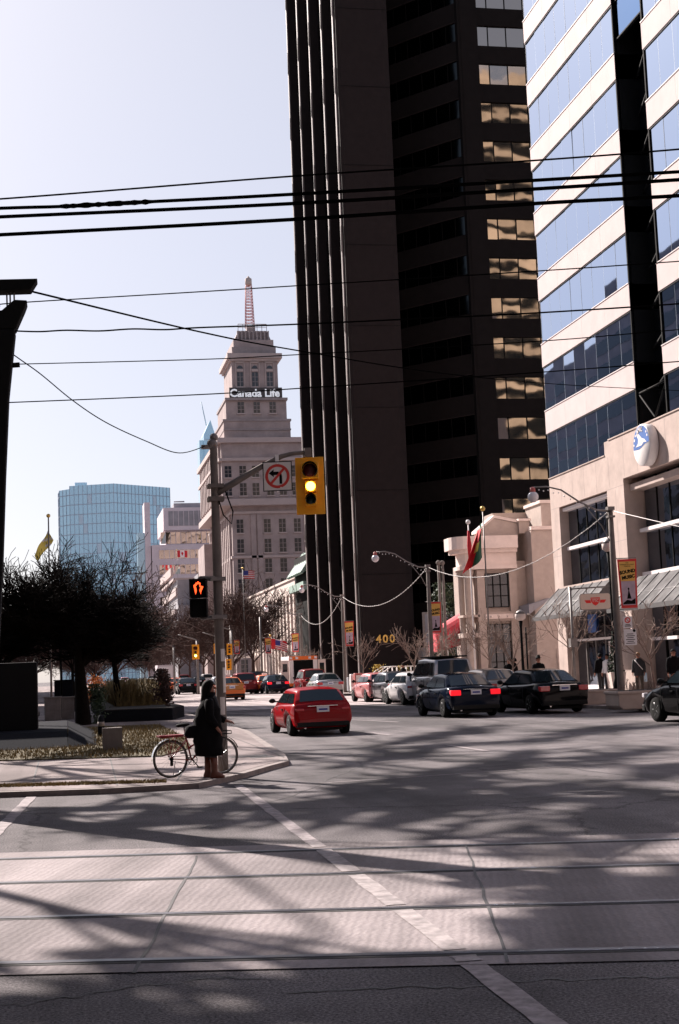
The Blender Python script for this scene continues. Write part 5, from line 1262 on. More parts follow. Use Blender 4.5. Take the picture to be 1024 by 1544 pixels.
# white truck far
g=Vector((14.6,215,0));t=T('box_truck','pale grey box truck far down the avenue','truck',g)
m=MB();m.box(-1.2,1.2,0,6,.9,3.3);m.build('cargo_box',M['pinkst'],t,w=False);m=MB();m.box(-1.1,1.1,6.1,8,.6,2.4);m.build('cab',M['white'],t,w=False)
m=MB();m.box(-1.0,1.0,-.03,0,1.0,3.1);m.build('rear_door',M['globe'],t,w=False)
for y in (1.2,6.8):
    for s in (-1,1): m=MB();m.lathe([(.05,-.1),(.45,-.11),(.47,0),(.45,.11),(.05,.1)],(s*1.0,y,.47),'x',14);m.build('wheel',M['tyre'],t,w=False)
# exhaust is left out of the road paint; a wisp of real vapour behind the red hatchback is negligible
# ================= PEOPLE =================
def skinned(name,pts,edges,rad_,m,parent,root=0,sub=2):
    me=bpy.data.meshes.new(name);me.from_pydata(pts,edges,[]);me.materials.append(m);o=bpy.data.objects.new(name,me);C.objects.link(o);o.parent=parent
    md=o.modifiers.new('skin','SKIN');md.use_smooth_shade=True
    sv=me.skin_vertices[0].data if me.skin_vertices else None
    if sv is None: raise RuntimeError('no skin layer')
    for i,r in enumerate(rad_): sv[i].radius=(r,r) if not isinstance(r,tuple) else r
    sv[root].use_root=True
    s=o.modifiers.new('sub','SUBSURF');s.levels=sub;s.render_levels=sub
    return o
def person(loc,rz,H,label,coat,trous,shoe,hairc,armL=None,armR=None,stride=.12,long=0.,fat=1.,group=None,hat=None,skinm=None,bag=None,hem=None):
    """local: facing +y, up z, metres for H=1.75"""
    k=H/1.75;t=T('person',label,'person',loc,rz,group)
    pts=[];ed=[];rd=[]
    def add(p,r,par=None):
        pts.append((p[0]*k,p[1]*k,p[2]*k));rd.append(r*k);
        if par is not None: ed.append((par,len(pts)-1))
        return len(pts)-1
    pel=add((0,0,.95),.13);ch=add((0,.0,1.2),.13,pel);sh=add((0,0,1.40),.11,ch);nk=add((0,.01,1.50),.055,sh);hd0=add((0,.03,1.58),.075,nk);hd1=add((0,.035,1.66),.088,hd0);add((0,.02,1.72),.06,hd1)
    for s,arm in ((-1,armL),(1,armR)):
        arm=arm or [(s*.24,-.02,1.12),(s*.26,.08,.88),(s*.26,.11,.80)]
        a=add((s*.17,0,1.41),.06,sh);e=add(arm[0],.043,a);w=add(arm[1],.03,e);pm=add(arm[2],.034,w)
        d=(Vector(arm[2])-Vector(arm[1])).normalized();sd=Vector((0,1,0)) if abs(d.y)<.7 else Vector((0,0,1))
        sd=(sd-d*sd.dot(d)).normalized();nn_=d.cross(sd)
        for f in range(4):
            b0=Vector(arm[2])+sd*(.028-.019*f)+d*.02;L=[.07,.08,.075,.058][f];i1=add(b0+d*L*.5,.0095,pm);add(b0+d*L+nn_*.02*(-s),.008,i1)
        th=add(Vector(arm[2])+sd*.045+d*-.0,.011,pm);add(Vector(arm[2])+sd*.06+d*.035,.009,th)
    for s in (-1,1):
        yo=stride*s;hp=add((s*.095,0,.88),.095,pel);kn=add((s*.10,yo*.5+.02,.50),.06,hp);an=add((s*.10,yo,.09),.042,kn);add((s*.11,yo+.13,.035),.035,an)
    o=skinned('body',pts,ed,rd,skinm or M['skin'],t,0,2)
    # face: nose, eyes, mouth, ears
    m=MB();m.ball((0,.125*k,1.635*k),.016*k,8,0,(1,1.3,1.2))
    for s in (-1,1): m.ball((s*.088*k,.03*k,1.64*k),.02*k,6,0,(.5,1,1.4))
    m.build('nose_and_ears',skinm or M['skin'],t,w=False)
    m=MB()
    for s in (-1,1): m.ball((s*.033*k,.108*k,1.655*k),.011*k,6);m.box(s*.033*k-.018*k,s*.033*k+.018*k,.105*k,.113*k,1.675*k,1.68*k)
    m.box(-.022*k,.022*k,.108*k,.114*k,1.594*k,1.600*k);m.build('eyes_and_mouth',M['hair'],t,w=False)
    m=MB()
    hl=[(0,-.02,1.60-long*.9,.05,.04),(0,-.035,1.60-long*.5,.088,.065),(0,-.035,1.62,.098,.085),(0,-.015,1.68,.103,.105),(0,.0,1.735,.088,.098),(0,.0,1.775,.045,.055),(0,0,1.785,.004,.004)]
    m.loft([tuple(v*k for v in r) for r in hl],14);m.build('hair',hairc,t,w=False)
    if hat:
        m=MB();m.loft([tuple(v*k for v in r) for r in [(0,0,1.72,.17,.19),(0,0,1.73,.17,.19),(0,0,1.735,.105,.12),(0,0,1.83,.09,.1),(0,0,1.84,.02,.02)]],14);m.build('hat',hat,t,w=False)
    # coat
    zh=(.86 if hem is None else hem);m=MB();f=fat
    rg=[(0,0,zh,.185*f,.15*f),(0,0,zh+.02,.195*f,.16*f),(0,0,(zh+1.1)/2,.185*f,.15*f),(0,0,1.08,.17*f,.135*f),(0,0,1.25,.195*f,.145*f),(0,0,1.38,.20*f,.125*f),(0,0,1.45,.15*f,.10*f),(0,.0,1.52,.075,.075),(0,.0,1.545,.06,.06)]
    m.loft([tuple(v*k for v in r) for r in rg],18)
    for s,arm in ((-1,armL),(1,armR)):
        arm=arm or [(s*.24,-.02,1.12),(s*.26,.08,.88),(s*.26,.11,.80)]
        P_=[Vector((s*.13,0,1.42)),Vector((s*.19,0,1.38)),Vector((s*.19,0,1.38)).lerp(Vector(arm[0]),.5),Vector(arm[0]),Vector(arm[0]).lerp(Vector(arm[1]),.5),Vector(arm[1])]
        m.tube([p*k for p in P_],[.07*k*f,.078*k*f,.070*k*f,.064*k*f,.056*k*f,.052*k*f],12)
    m.build('jacket',coat,t,w=False)
    m=MB()
    for s in (-1,1):
        yo=stride*s;P_=[Vector((s*.09,0,zh+.06 if zh<.8 else .92)),Vector((s*.095,0,.72)),Vector((s*.10,yo*.5+.02,.50)),Vector((s*.10,yo*.8,.28)),Vector((s*.10,yo,.09))]
        if zh<.6: P_=P_[1:]
        m.tube([p*k for p in P_],[r*k for r in [.105,.095,.078,.068,.066][-len(P_):]],12)
    m.build('trousers',trous,t,w=False)
    for s in (-1,1):
        yo=stride*s;m=MB();m.loft([tuple(v*k for v in r) for r in [(s*.10,yo+.04,0,.045,.125),(s*.10,yo+.04,.03,.048,.13),(s*.10,yo+.02,.07,.045,.1),(s*.10,yo-.01,.11,.045,.055)]],12);m.build('shoe',shoe,t,w=False)
    if bag: bag(t,k)
    return t
M['jean']=mat('dark_trousers',(.015,.015,.02),.85,var=.2);M['shirt']=mat('white_shirt',(.7,.68,.68),.8,var=.05);M['khaki']=mat('brown_coat',(.06,.045,.035),.85,var=.2);M['fair']=mat('fair_hair',(.30,.16,.07),.7,var=.2);M['grey_coat']=mat('dark_grey_coat',(.025,.024,.026),.85,var=.3)
RF_=YA
camR=-pi/2-YA   # facing to the right of the picture
# the woman with the bicycle
WG=G(319,1173,KZ);k=.83;rzw=camR+rad(6)
t=T('person','woman in a long black coat and brown boots standing in profile beside a bicycle','person',(WG.x,WG.y,KZ),rzw)
pts=[];ed=[];rd=[]
def add(p,r,par=None):
    pts.append((p[0]*k,p[1]*k,p[2]*k));rd.append(r*k)
    if par is not None: ed.append((par,len(pts)-1))
    return len(pts)-1
pel=add((0,0,.95),.13);c1=add((0,.0,1.18),.13,pel);sh=add((0,0,1.40),.10,c1);nk=add((0,.01,1.50),.052,sh);h0=add((0,.025,1.575),.07,nk);h1=add((0,.03,1.655),.085,h0);add((0,.015,1.72),.058,h1)
for s,arm in ((-1,[(-.22,.10,1.13),(-.22,.30,1.02),(-.215,.38,1.00)]),(1,[(.23,.0,1.12),(.25,.12,.92),(.24,.17,.85)])):
    a=add((s*.165,0,1.41),.055,sh);e=add(arm[0],.042,a);w=add(arm[1],.029,e);pm=add(arm[2],.033,w)
    d=(Vector(arm[2])-Vector(arm[1])).normalized();sd=Vector((1,0,0))
    for f in range(4):
        b0=Vector(arm[2])+sd*(.028-.019*f)+d*.02;L=[.05,.06,.055,.045][f];i1=add(b0+d*L*.6,.0095,pm);i2=add(b0+d*L*.8+Vector((0,0,-.03)),.009,i1)
    th=add(Vector(arm[2])+sd*s*-.045,.011,pm);add(Vector(arm[2])+sd*s*-.055+d*.03+Vector((0,0,-.02)),.009,th)
for s in (-1,1):
    yo=.06*s;hp=add((s*.09,0,.88),.09,pel);kn=add((s*.085,yo*.5+.02,.50),.055,hp);an=add((s*.08,yo,.10),.04,kn);add((s*.085,yo+.13,.04),.035,an)
skinned('body',pts,ed,rd,M['skin'],t,0,2)
m=MB();m.ball((0,.118*k,1.63*k),.016*k,10,0,(.9,1.6,1.4));m.ball((0,.102*k,1.585*k),.018*k,8,0,(1.2,.9,.5));m.ball((0,.088*k,1.55*k),.025*k,8)
for s in (-1,1): m.ball((s*.082*k,.02*k,1.635*k),.02*k,6,0,(.5,1,1.4))
m.build('face_features',M['skin'],t,w=False)
m=MB()
for s in (-1,1): m.ball((s*.034*k,.100*k,1.655*k),.011*k,6);m.box(s*.034*k-.018*k,s*.034*k+.018*k,.1*k,.108*k,1.675*k,1.68*k)
m.build('eyes',M['hair'],t,w=False)
m=MB();m.loft([tuple(v*k for v in r) for r in [(0,-.10,1.30,.05,.03),(0,-.11,1.42,.09,.05),(0,-.075,1.52,.10,.07),(0,-.055,1.60,.105,.09),(0,-.025,1.68,.108,.108),(0,-.005,1.74,.092,.102),(0,0,1.785,.05,.06),(0,0,1.795,.004,.004)]],16)
m.tube([Vector(p)*k for p in [(-.05,.085,1.715),(-.085,.05,1.70),(-.1,.0,1.6),(-.095,-.03,1.45)]],[.02*k,.03*k,.035*k,.02*k],8)
m.tube([Vector(p)*k for p in [(.05,.085,1.715),(.085,.05,1.70),(.1,.0,1.6),(.095,-.03,1.45)]],[.02*k,.03*k,.035*k,.02*k],8);m.build('hair',M['hair'],t,w=False)
m=MB();R=random.Random(4);rg=[(a_,b_,c_,d_*1.08,e_*(1.14 if c_<1.3 else 1.0)) for a_,b_,c_,d_,e_ in [(0,-.02,.40,.155,.165),(0,-.03,.41,.20,.215),(0,-.035,.50,.22,.235),(0,-.04,.58,.215,.225),(0,-.045,.68,.235,.245),(0,-.045,.77,.225,.23),(0,-.045,.87,.235,.245),(0,-.04,.96,.215,.22),(0,-.04,1.06,.225,.23),(0,-.03,1.15,.205,.205),(0,-.02,1.25,.215,.20),(0,-.015,1.34,.20,.165),(0,-.01,1.42,.165,.13),(0,0,1.49,.115,.115),(0,.005,1.56,.105,.11),(0,.0,1.565,.08,.08)]]
m.loft([tuple(v*k for v in r) for r in rg],22)
m.tube([Vector(p)*k for p in [(-.12,0,1.41),(-.19,0,1.37),(-.22,.05,1.25),(-.225,.10,1.13),(-.225,.20,1.07),(-.22,.29,1.025)]],[v*k for v in [.075,.09,.08,.078,.065,.055]],12)
m.tube([Vector(p)*k for p in [(.12,0,1.41),(.19,-.01,1.37),(.23,0,1.25),(.235,.0,1.12),(.25,.06,1.02),(.25,.12,.93)]],[v*k for v in [.075,.092,.085,.08,.07,.06]],12)
m.build('coat',M['coat'],t,w=False)
m=MB();m.loft([tuple(v*k for v in r) for r in [(0,.02,1.43,.12,.12),(0,.02,1.465,.125,.125),(0,.015,1.50,.105,.105),(0,.01,1.525,.08,.08)]],16);m.tube([Vector(p)*k for p in [(.05,.1,1.47),(.06,.14,1.3),(.05,.17,1.12)]],[.03*k,.045*k,.03*k],8);m.build('scarf',M['grey_coat'],t,w=False)
for s in (-1,1):
    yo=.06*s
    m=MB();m.tube([Vector(p)*k for p in [(s*.085,0,.60),(s*.085,yo*.5+.02,.46),(s*.082,yo*.8,.33)]],[.08*k,.07*k,.066*k],12);m.build('trouser_leg',M['jean'],t,w=False)
    m=MB();m.loft([tuple(v*k for v in r) for r in [(s*.085,yo+.05,0,.042,.135),(s*.085,yo+.05,.035,.048,.14),(s*.085,yo+.03,.075,.046,.11),(s*.083,yo,.12,.046,.062),(s*.083,yo*.9,.25,.060,.066),(s*.083,yo*.75,.37,.068,.075),(s*.083,yo*.75,.375,.05,.05)]],14);m.build('boot',M['boot'],t,w=False)
m=MB();m.box(.1*k,.34*k,-.42*k,-.16*k,.78*k,1.02*k) if False else m.loft([(.02,-.27,.74*k,.09,.08),(.02,-.28,.80*k,.13,.12),(.02,-.27,.95*k,.12,.10),(.02,-.26,.98*k,.05,.05)],12);o_=m.build('shoulder_bag',M['coat'],t,w=False)
# bicycle
br=G(258,1173,KZ);bf=br+Vector((cos(YA)*.87+sin(YA)*.5,-sin(YA)*.87+cos(YA)*.5,0))*1.03
ang=math.atan2(bf.y-br.y,bf.x-br.x)
t=T('bicycle','dark red upright bicycle with racks and pale tyres, held beside the woman in black','bicycle',(br.x,br.y,KZ),ang);t.scale=(.84,.84,.84)
def bw(x):
    m=MB();m.lathe([(.314,-.013),(.332,-.02),(.346,-.012),(.346,.012),(.332,.02),(.314,.013),(.314,-.013)],(x,0,.345),'y',36);w=m.build('wheel',M['tyre'],t,w=False)
    m=MB();m.lathe([(.303,-.010),(.314,-.012),(.314,.012),(.303,.010),(.303,-.010)],(x,0,.345),'y',36);m.build('rim',M['globe'] if False else M['rim'],w,w=False)
    m=MB();m.lathe([(.319,-.0186),(.328,-.0186),(.328,.0186),(.319,.0186),(.319,-.0186)],(x,0,.345),'y',36);m.build('tyre_wall',M['tyrewall'],w,w=False)
    m=MB()
    for q in range(18): a=q*2*pi/18;m.tube([(x,.02*(-1)**q,.345),(x+.3*cos(a),0,.345+.3*sin(a))],.0018,3,caps=False)
    m.tube([(x,-.05,.345),(x,.05,.345)],.02,8);m.build('spokes',M['rim'],w,w=False)
bw(0);bw(1.03)
M['bikered']=paint('bicycle_red',(.22,.015,.015),.2)
m=MB();ST=(.33,0,.74);BB=(.42,0,.30);HT=(.86,0,.88);HB=(.90,0,.72)
for a,b_ in [(BB,(.30,0,.80)),(BB,HB),((.36,0,.52),(.885,0,.78)),(HT,HB)]: m.tube([a,b_],.017,8)
for s in (-.05,.05): m.tube([(BB[0],s*.6,BB[2]),(0,s,.345)],.009,6);m.tube([(.33,s*.5,.68),(0,s,.345)],.008,6);m.tube([HB,(.94,s,.6),(1.03,s,.345)],.011,6)
m.build('frame',M['bikered'],t,w=False)
m=MB();m.tube([(.30,0,.80),(.285,0,.92)],.013,8);m.build('seat_post',M['rim'],t,w=False)
m=MB();m.loft([(.26,0,.92,.13,.09),(.26,0,.95,.14,.10),(.27,0,.975,.12,.075),(.27,0,.985,.03,.02)],14);m.build('saddle',M['black'],t,w=False)
m=MB();m.tube([HT,(.84,0,1.0)],.013,8);m.tube([(.62,-.28,1.0),(.74,-.26,1.03),(.84,-.12,1.04),(.84,.12,1.04),(.74,.26,1.03),(.62,.28,1.0)],.011,8);m.build('handlebar',M['chrome'],t,w=False)
m=MB();m.tube([(.60,-.285,.995),(.70,-.27,1.02)],.017,8);m.tube([(.60,.285,.995),(.70,.27,1.02)],.017,8);m.build('grip',M['black'],t,w=False)
m=MB()
for s in (-.07,.07):
    m.tube([(-.22,s,.745),(.30,s,.745)],.008,6)
    for x in (-.18,-.05,.1): m.tube([(x,s,.745),(0.0,s*.9,.36)],.006,5)
for k_ in range(5): m.tube([(-.2+.1*k_,-.07,.745),(-.2+.1*k_,.07,.745)],.006,5)
m.build('rear_rack',M['bikered'],t,w=False)
m=MB();m.box(-.24,.26,-.08,.08,.757,.785);m.build('rack_cushion',mat('rack_red',(.30,.03,.04),.6),t,w=False,bevel=.01)
m=MB()
for z in (.745,.80): m.tube([(.86,-.11,z),(1.20,-.11,z),(1.20,.11,z),(.86,.11,z),(.86,-.11,z)],.008,6)
for s in (-.11,.11): m.tube([(1.1,s,.75),(1.03,s*.6,.36)],.006,5);m.tube([(1.2,s,.745),(1.2,s,.80)],.006,5)
m.build('front_rack',M['black'],t,w=False)
m=MB()
for k_ in range(14):
    a0_,a1_=rad(20+k_*10.5),rad(20+(k_+1)*10.5)
    for (cx_,r0_) in ((0,.37),):
        m.face([(cx_+r0_*cos(a0_+.3),-.03,.345+r0_*sin(a0_+.3)),(cx_+r0_*cos(a1_+.3),-.03,.345+r0_*sin(a1_+.3)),(cx_+r0_*cos(a1_+.3),.03,.345+r0_*sin(a1_+.3)),(cx_+r0_*cos(a0_+.3),.03,.345+r0_*sin(a0_+.3))],0,True)
m.build('mudguard',M['chrome'],t,w=False)
m=MB()
for k_ in range(8):
    a0_,a1_=rad(20+k_*12),rad(20+(k_+1)*12);m.face([(1.03+.37*cos(a0_),-.03,.345+.37*sin(a0_)),(1.03+.37*cos(a1_),-.03,.345+.37*sin(a1_)),(1.03+.37*cos(a1_),.03,.345+.37*sin(a1_)),(1.03+.37*cos(a0_),.03,.345+.37*sin(a0_))],0,True)
m.build('mudguard',M['black'],t,w=False)
m=MB();m.lathe([(.085,-.06),(.095,-.062),(.095,-.055),(.085,-.053),(.085,-.06)],(BB[0],0,BB[2]),'y',20)
for k_ in range(5): a=k_*2*pi/5;m.tube([(BB[0],-.058,BB[2]),(BB[0]+.09*cos(a),-.058,BB[2]+.09*sin(a))],.006,4)
m.tube([(BB[0],-.07,BB[2]),(BB[0]+.10,-.085,BB[2]-.13)],.011,6);m.tube([(BB[0],.07,BB[2]),(BB[0]-.10,.085,BB[2]+.13)],.011,6);m.box(BB[0]+.06,BB[0]+.15,-.17,-.09,BB[2]-.145,BB[2]-.12);m.box(BB[0]-.15,BB[0]-.06,.09,.17,BB[2]+.12,BB[2]+.145)
m.tube([(BB[0],-.057,BB[2]+.09),(0,-.057,.385)],.005,4);m.tube([(BB[0],-.057,BB[2]-.09),(0,-.057,.305)],.005,4);m.lathe([(.04,-.06),(.04,-.05)],(0,0,.345),'y',12);m.box(-.03,.02,-.075,-.05,.22,.33);m.build('crank_and_chain',M['black'],t,w=False)
m=MB();m.tube([(.12,.06,.30),(.10,.14,.01)],.008,5);m.build('kickstand',M['rim'],t,w=False)
# others
q=PY(905,1000,65.2);person((q.x,65.2,SZ),rad(10),1.78,'man in black jacket seen from behind in front of the shop glass',M['coat'],M['jean'],M['black'],M['hair'],fat=1.15,stride=.05)
q=PY(916,1000,63.8);person((q.x,63.8,SZ),rad(120),1.74,'man in a white shirt talking beside the man in black',M['shirt'],M['jean'],M['black'],M['hair'],fat=1.05,stride=.04)
g=G(979,1037,SZ);
def sbag(t,k): m=MB();m.tube([(.14*k,.13*k,1.44*k),(0,.17*k,1.25*k),(-.2*k,.15*k,1.0*k)],.018,5);m.build('bag_strap',M['white'],t,w=False);m=MB();m.box(-.34*k,-.22*k,-.1*k,.1*k,.45*k,.85*k);m.build('plastic_bag',M['pale'],t,w=False,bevel=.02)
person((25.2,60.5,SZ),rad(150),1.74,'fair haired pedestrian in a dark coat with a pale strap, under the awning',M['grey_coat'],M['khaki'],M['black'],M['fair'],fat=1.2,stride=.15,hem=.72,bag=sbag)
q=PY(1016,1000,52);person((q.x,52,SZ),rad(170),1.78,'person in a black jacket behind the car at the right edge',M['coat'],M['jean'],M['black'],M['hair'],fat=1.15)
for px,y,lab,hat,rz_ in [(812,58,'person with a dark wide hat behind the black sedan',M['black'],3.0),(768,64,'dark figure standing left of the globe lamp, left one of the pair',None,2.6),(776,65,'dark figure standing left of the globe lamp, right one of the pair',None,1.0),(747,62,'stooping dark figure by the cannon wheel',None,2.0)]:
    q=PY(px,1005,y);person((q.x,y,SZ-(.35 if px==747 else 0)),rz_,1.72,lab,M['coat'],M['jean'],M['black'],M['hair'],fat=1.1,hat=hat)
for px,y,lab in [(806-20-170+0,90,'dark pedestrian by the stair planters')]:
    q=PY(608,1010,y);person((q.x,y,SZ),2,1.7,lab,M['coat'],M['jean'],M['black'],M['hair'])
# ================= STREET FURNITURE =================
def planter(loc,sx,sy,h,label,rz=0,m_='tan',plant=True,group='concrete planters on the right pavement'):
    t=T('planter',label,'planter',loc,rz,group)
    m=MB();m.prism([(-sx/2+.12,0),(sx/2-.12,0),(sx/2,.2*h),(sx/2,h),(-sx/2,h),(-sx/2,.2*h)],'y',-sy/2,sy/2);m.box(-sx/2-.04,sx/2+.04,-sy/2-.04,sy/2+.04,h*.82,h);m.build('box',M[m_],t,w=False,bevel=.03)
    m=MB();m.box(-sx/2+.08,sx/2-.08,-sy/2+.08,sy/2-.08,h,h+.01);m.build('soil',M['soil'],t,w=False)
    if plant:
        m=MB()
        for k_ in range(60): a=(rnd.uniform(-sx*.4,sx*.4),rnd.uniform(-sy*.35,sy*.35),h);m.tube([a,(a[0]+rnd.gauss(0,.12),a[1]+rnd.gauss(0,.1),h+rnd.uniform(.1,.4))],.008,3,caps=False)
        m.build('dry_plants',M['bark_l'],t,w=False)
g=G(985,1068,SZ);planter((g.x+.2,g.y+.5,SZ),2.6,1.1,.55,'pale concrete planter right of the nearest lamp pole')
g=G(893,1062,SZ);planter((g.x,g.y,SZ),1.9,1.0,.5,'pale concrete planter left of the nearest lamp pole, behind the black sedan',plant=False)
g=G(575,1050);planter((19.0,84,SZ),1.6,1.,.55,'pale planter by the foot of the stair railing')
planter((20.6,96,SZ),3.,1.,.8,'wide planter with yellow shrubs beside the stair',plant=True);planter((23.0,97,SZ),2.4,1.,.8,'second planter with yellow shrubs beside the stair',plant=True)
M['yleaf']=mat('yellow_leaf',(.45,.33,.06),.85,var=.4,vs=5)
leafy('shrub','round yellow shrub left of the stair planters','shrub',(20.9,95.8,SZ+.8),.5,.4,.9,260,M['yleaf'],.07,'yellow shrubs by the stair',False,0)
leafy('shrub','round yellow shrub right of the stair planters','shrub',(23.2,96.8,SZ+.8),.9,.4,.9,380,M['yleaf'],.07,'yellow shrubs by the stair',False,0)
q=PY(930,1038,63.5);t=T('tree_planter','tall tapered pale pot with a clipped dark conifer by the shop entrance','planter',(q.x,63.5,SZ))
m=MB();m.prism([(-.28,0),(.28,0),(.38,.9),(-.38,.9)],'y',-.32,.32);m.build('pot',M['cream'],t,w=False)
m=MB()
for k_ in range(900):
    z=rnd.random()**1.3*1.9;r=.42*(1-z/2.1);a=rnd.uniform(0,6.28);rr_=r*rnd.uniform(.5,1);c=Vector((rr_*cos(a),rr_*sin(a),.9+z));d=Vector((rnd.gauss(0,1),rnd.gauss(0,1),rnd.gauss(0,1))).normalized()*.07;b_=d.orthogonal()*.5;m.face([c-d,c+b_,c+d,c-b_])
m.build('conifer',M['everg'],t,w=False)
# railing and steps
sx0,sy0=20.6,99.
t=T('stair_railing','white metal railing and ramp beside the entrance steps of the dark tower','railing',(sx0,sy0,SZ))
m=MB()
def W3(px,py,y=99.): return PY(px,py,y)
for dy_ in (0,1.6,3.2):
    m.tube([W3(632,1004)+Vector((0,dy_,0)),W3(590,1005)+Vector((0,dy_,0)),W3(548,1035)+Vector((0,dy_,0))],.035,5);m.tube([W3(632,1012)+Vector((0,dy_,0)),W3(592,1013)+Vector((0,dy_,0)),W3(550,1043)+Vector((0,dy_,0))],.03,5)
    for px in range(550,634,7):
        ty=1005 if px>590 else 1035-(px-548)*30/42.;a=W3(px,ty)+Vector((0,dy_,0));m.tube([a,(a.x,a.y,max(SZ,a.z-1.0))],.02,4)
m.build('rails',M['white'],t)
m=MB()
for i in range(6): m.box(sx0-.2+i*.45,26.5,99+0,104.,SZ+i*.16,SZ+(i+1)*.16-.001)
m.build('steps',M['concrete'],t)
for (px,y,w_,h_,mm,lab,cat,nm) in [(541,88,.5,1.25,'redsteel','red newspaper box at the foot of the stair','newspaper box','newspaper_box'),(533,89,.35,1.2,'white','narrow pale street cabinet left of the red newspaper box','cabinet','street_cabinet'),(528,90,.3,1.0,'greyst','small grey street cabinet beside the third lamp','cabinet','street_cabinet')]:
    q=PY(px,1045,y);t=T(nm,lab,cat,(q.x,y,SZ));m=MB();m.box(-w_/2,w_/2,-.25,.25,.12,h_);m.box(-w_/2+.05,w_/2-.05,-.2,.2,0,.12);m.build('case',M[mm],t,w=False,bevel=.03);m=MB();m.box(-w_/2+.06,w_/2-.06,-.262,-.25,h_*.5,h_*.9);m.build('panel',M['signw'],t,w=False)
# cannon with spoked wheels
q=PY(735,1015,70);t=T('cannon','old field cannon with two large spoked wheels before the club','cannon',(q.x,70,SZ))
for dx,dy_ in ((-.9,0),(.75,.3)):
    m=MB();R_=.62;m.lathe([(R_-.05,-.04),(R_,-.04),(R_,.04),(R_-.05,.04),(R_-.05,-.04)],(dx,dy_,R_),'y',24)
    for k_ in range(12): a=k_*pi/6;m.tube([(dx,dy_,R_),(dx+R_*cos(a)*.95,dy_,R_+R_*sin(a)*.95)],.025,4)
    m.lathe([(.09,-.1),(.09,.1)],(dx,dy_,R_),'y',10);m.build('wheel',M['signw'],t,w=False)
m=MB();m.tube([(-.9,0,.62),(.75,.3,.62)],.06,8);m.tube([(-.1,-.6,.95),(-.05,.3,.75),(0,1.2,.6)],[.09,.13,.16],10);m.tube([(-.05,.2,.6),(0,2.0,.1)],.08,6);m.build('barrel_and_carriage',M['greyst'],t,w=False)
# median: monument, slab, planters, bed
zt_=.46
a=G(0,1137,KZ);b_=G(145,1131,KZ);c=G(125,1093,zt_);d=G(0,1104,zt_)
t=T('monument','large plain black granite block on a sloping dark grey plinth at the left edge','monument',(-2,40,KZ))
fx=.62;m=MB()
y0=33.6;y1=37.5
m.prism([(y0,KZ),(y0+1.0,zt_),(y1+6,zt_),(y1+6,KZ)],'x',-6,.0)   # sloped front
m.idx([(0,y0,KZ),(.75,y0+.5,KZ),(.02,y0+1.,zt_),(.02,43.5,zt_),(.9,43.5,KZ)],[(0,1,2),(1,4,3,2)],0)
m.build('plinth',M['granite2'],t)
m=MB();xr=G(56,1102,zt_).x;yb=G(56,1100,zt_).y;print('MON',xr,yb);hz=PY(58,998,yb).z;m.box(xr-3.2,xr,yb,yb+1.0,zt_,hz);m.build('block',M['granite'],t,bevel=.02)
m=MB();q=G(147,1132,KZ+.03);m.prism([(-.0,0),(.42,0),(.42,.50),(.0,.50)],'y',0,.5);m.v=[(v[0]+q.x+.12,v[1]+q.y,v[2]+KZ) for v in m.v];m.build('corner_stone',M['polec'],t)
t=T('planting_bed','low dark edged planting bed with dry tan grasses at the end of the median','planting bed',(2,60,KZ))
m=MB();bp=[G(155,1082,KZ),G(246,1083,KZ),G(225,1072,KZ),G(160,1066,KZ)]
m.prism([(1.2,52),(3.7,51.5),(4.4,55),(4.4,76),(1.2,76)],'z',KZ,KZ+.42);m.build('edge_wall',M['granite2'],t)
m=MB();m.prism([(1.3,52.1),(3.65,51.6),(4.3,55),(4.3,75.9),(1.3,75.9)],'z',KZ+.42,KZ+.45);m.build('soil',M['soil'],t)
m=MB()
for k_ in range(2600):
    x=rnd.uniform(1.9,3.9);y=rnd.uniform(57,75)
    h_=rnd.uniform(.5,1.15);l=rnd.gauss(0,.2);w_=.02
    m.face([(x-w_,y,KZ+.4),(x+w_,y,KZ+.4),(x+l+w_*.3,y+rnd.gauss(0,.1),KZ+.4+h_),(x+l-w_*.3,y,KZ+.4+h_)])
m.build('dry_grasses',M['grassb'],t)
leafy('shrub','dark round twiggy shrub at the near end of the planting bed','shrub',(3.6,54.5,KZ+.4),.42,.4,1.35,1300,M['bark_m'],.07,'dark shrubs on the median',False,0)
leafy('shrub','small dark round shrub left of the planting bed, by the largest trunk','shrub',(1.15,51.5,KZ),.45,.4,1.3,1100,M['everg'],.06,'dark shrubs on the median',False,0)
for (px0,px1,pt,pb,y,mm,lab) in [(67,92,1052,1074,58,'concrete','square grey concrete block nearest the monument'),(93,112,1052,1073,59,'concrete','square grey concrete block just left of the largest trunk'),(82,110,1026,1046,63,'granite2','dark box above the grey concrete blocks'),(139,150,1038,1047,80,'cream','sunlit stone block left of the second trunk, upper one'),(140,165,1050,1062,74,'cream','sunlit stone block left of the second trunk, lower one'),(152,163,1036,1048,82,'tan','sunlit stone block between the two trunks')]:
    a=PY(px0,pb,y);b_=PY(px1,pt,y);zb_=KZ if mm!='granite2' else KZ
    t=T('stone_block',lab,'stone block',(a.x,y,zb_),0,'stone blocks among the median trees');m=MB();m.box(a.x,b_.x,y,y+.9,zb_,b_.z);m.build('block',M[mm],t,bevel=.03)
    m=MB();m.box(a.x-.03,b_.x+.03,y-.03,y+.93,b_.z,b_.z+.05);m.build('cap',M[mm],t)
leafy('hedge','rust coloured hedge glowing behind the median trees','hedge',(2.4,88,KZ),1.5,1.,1.8,2200,mat('rust_leaf',(.40,.15,.04),.85,var=.4,vs=4),.09,None,False,0)
m=MB();m.box(-8,-1.2,66,66.15,KZ,.30);o=m.build('low_wall',M['concrete']);tag(o,'long low pale wall behind the black monument','wall')
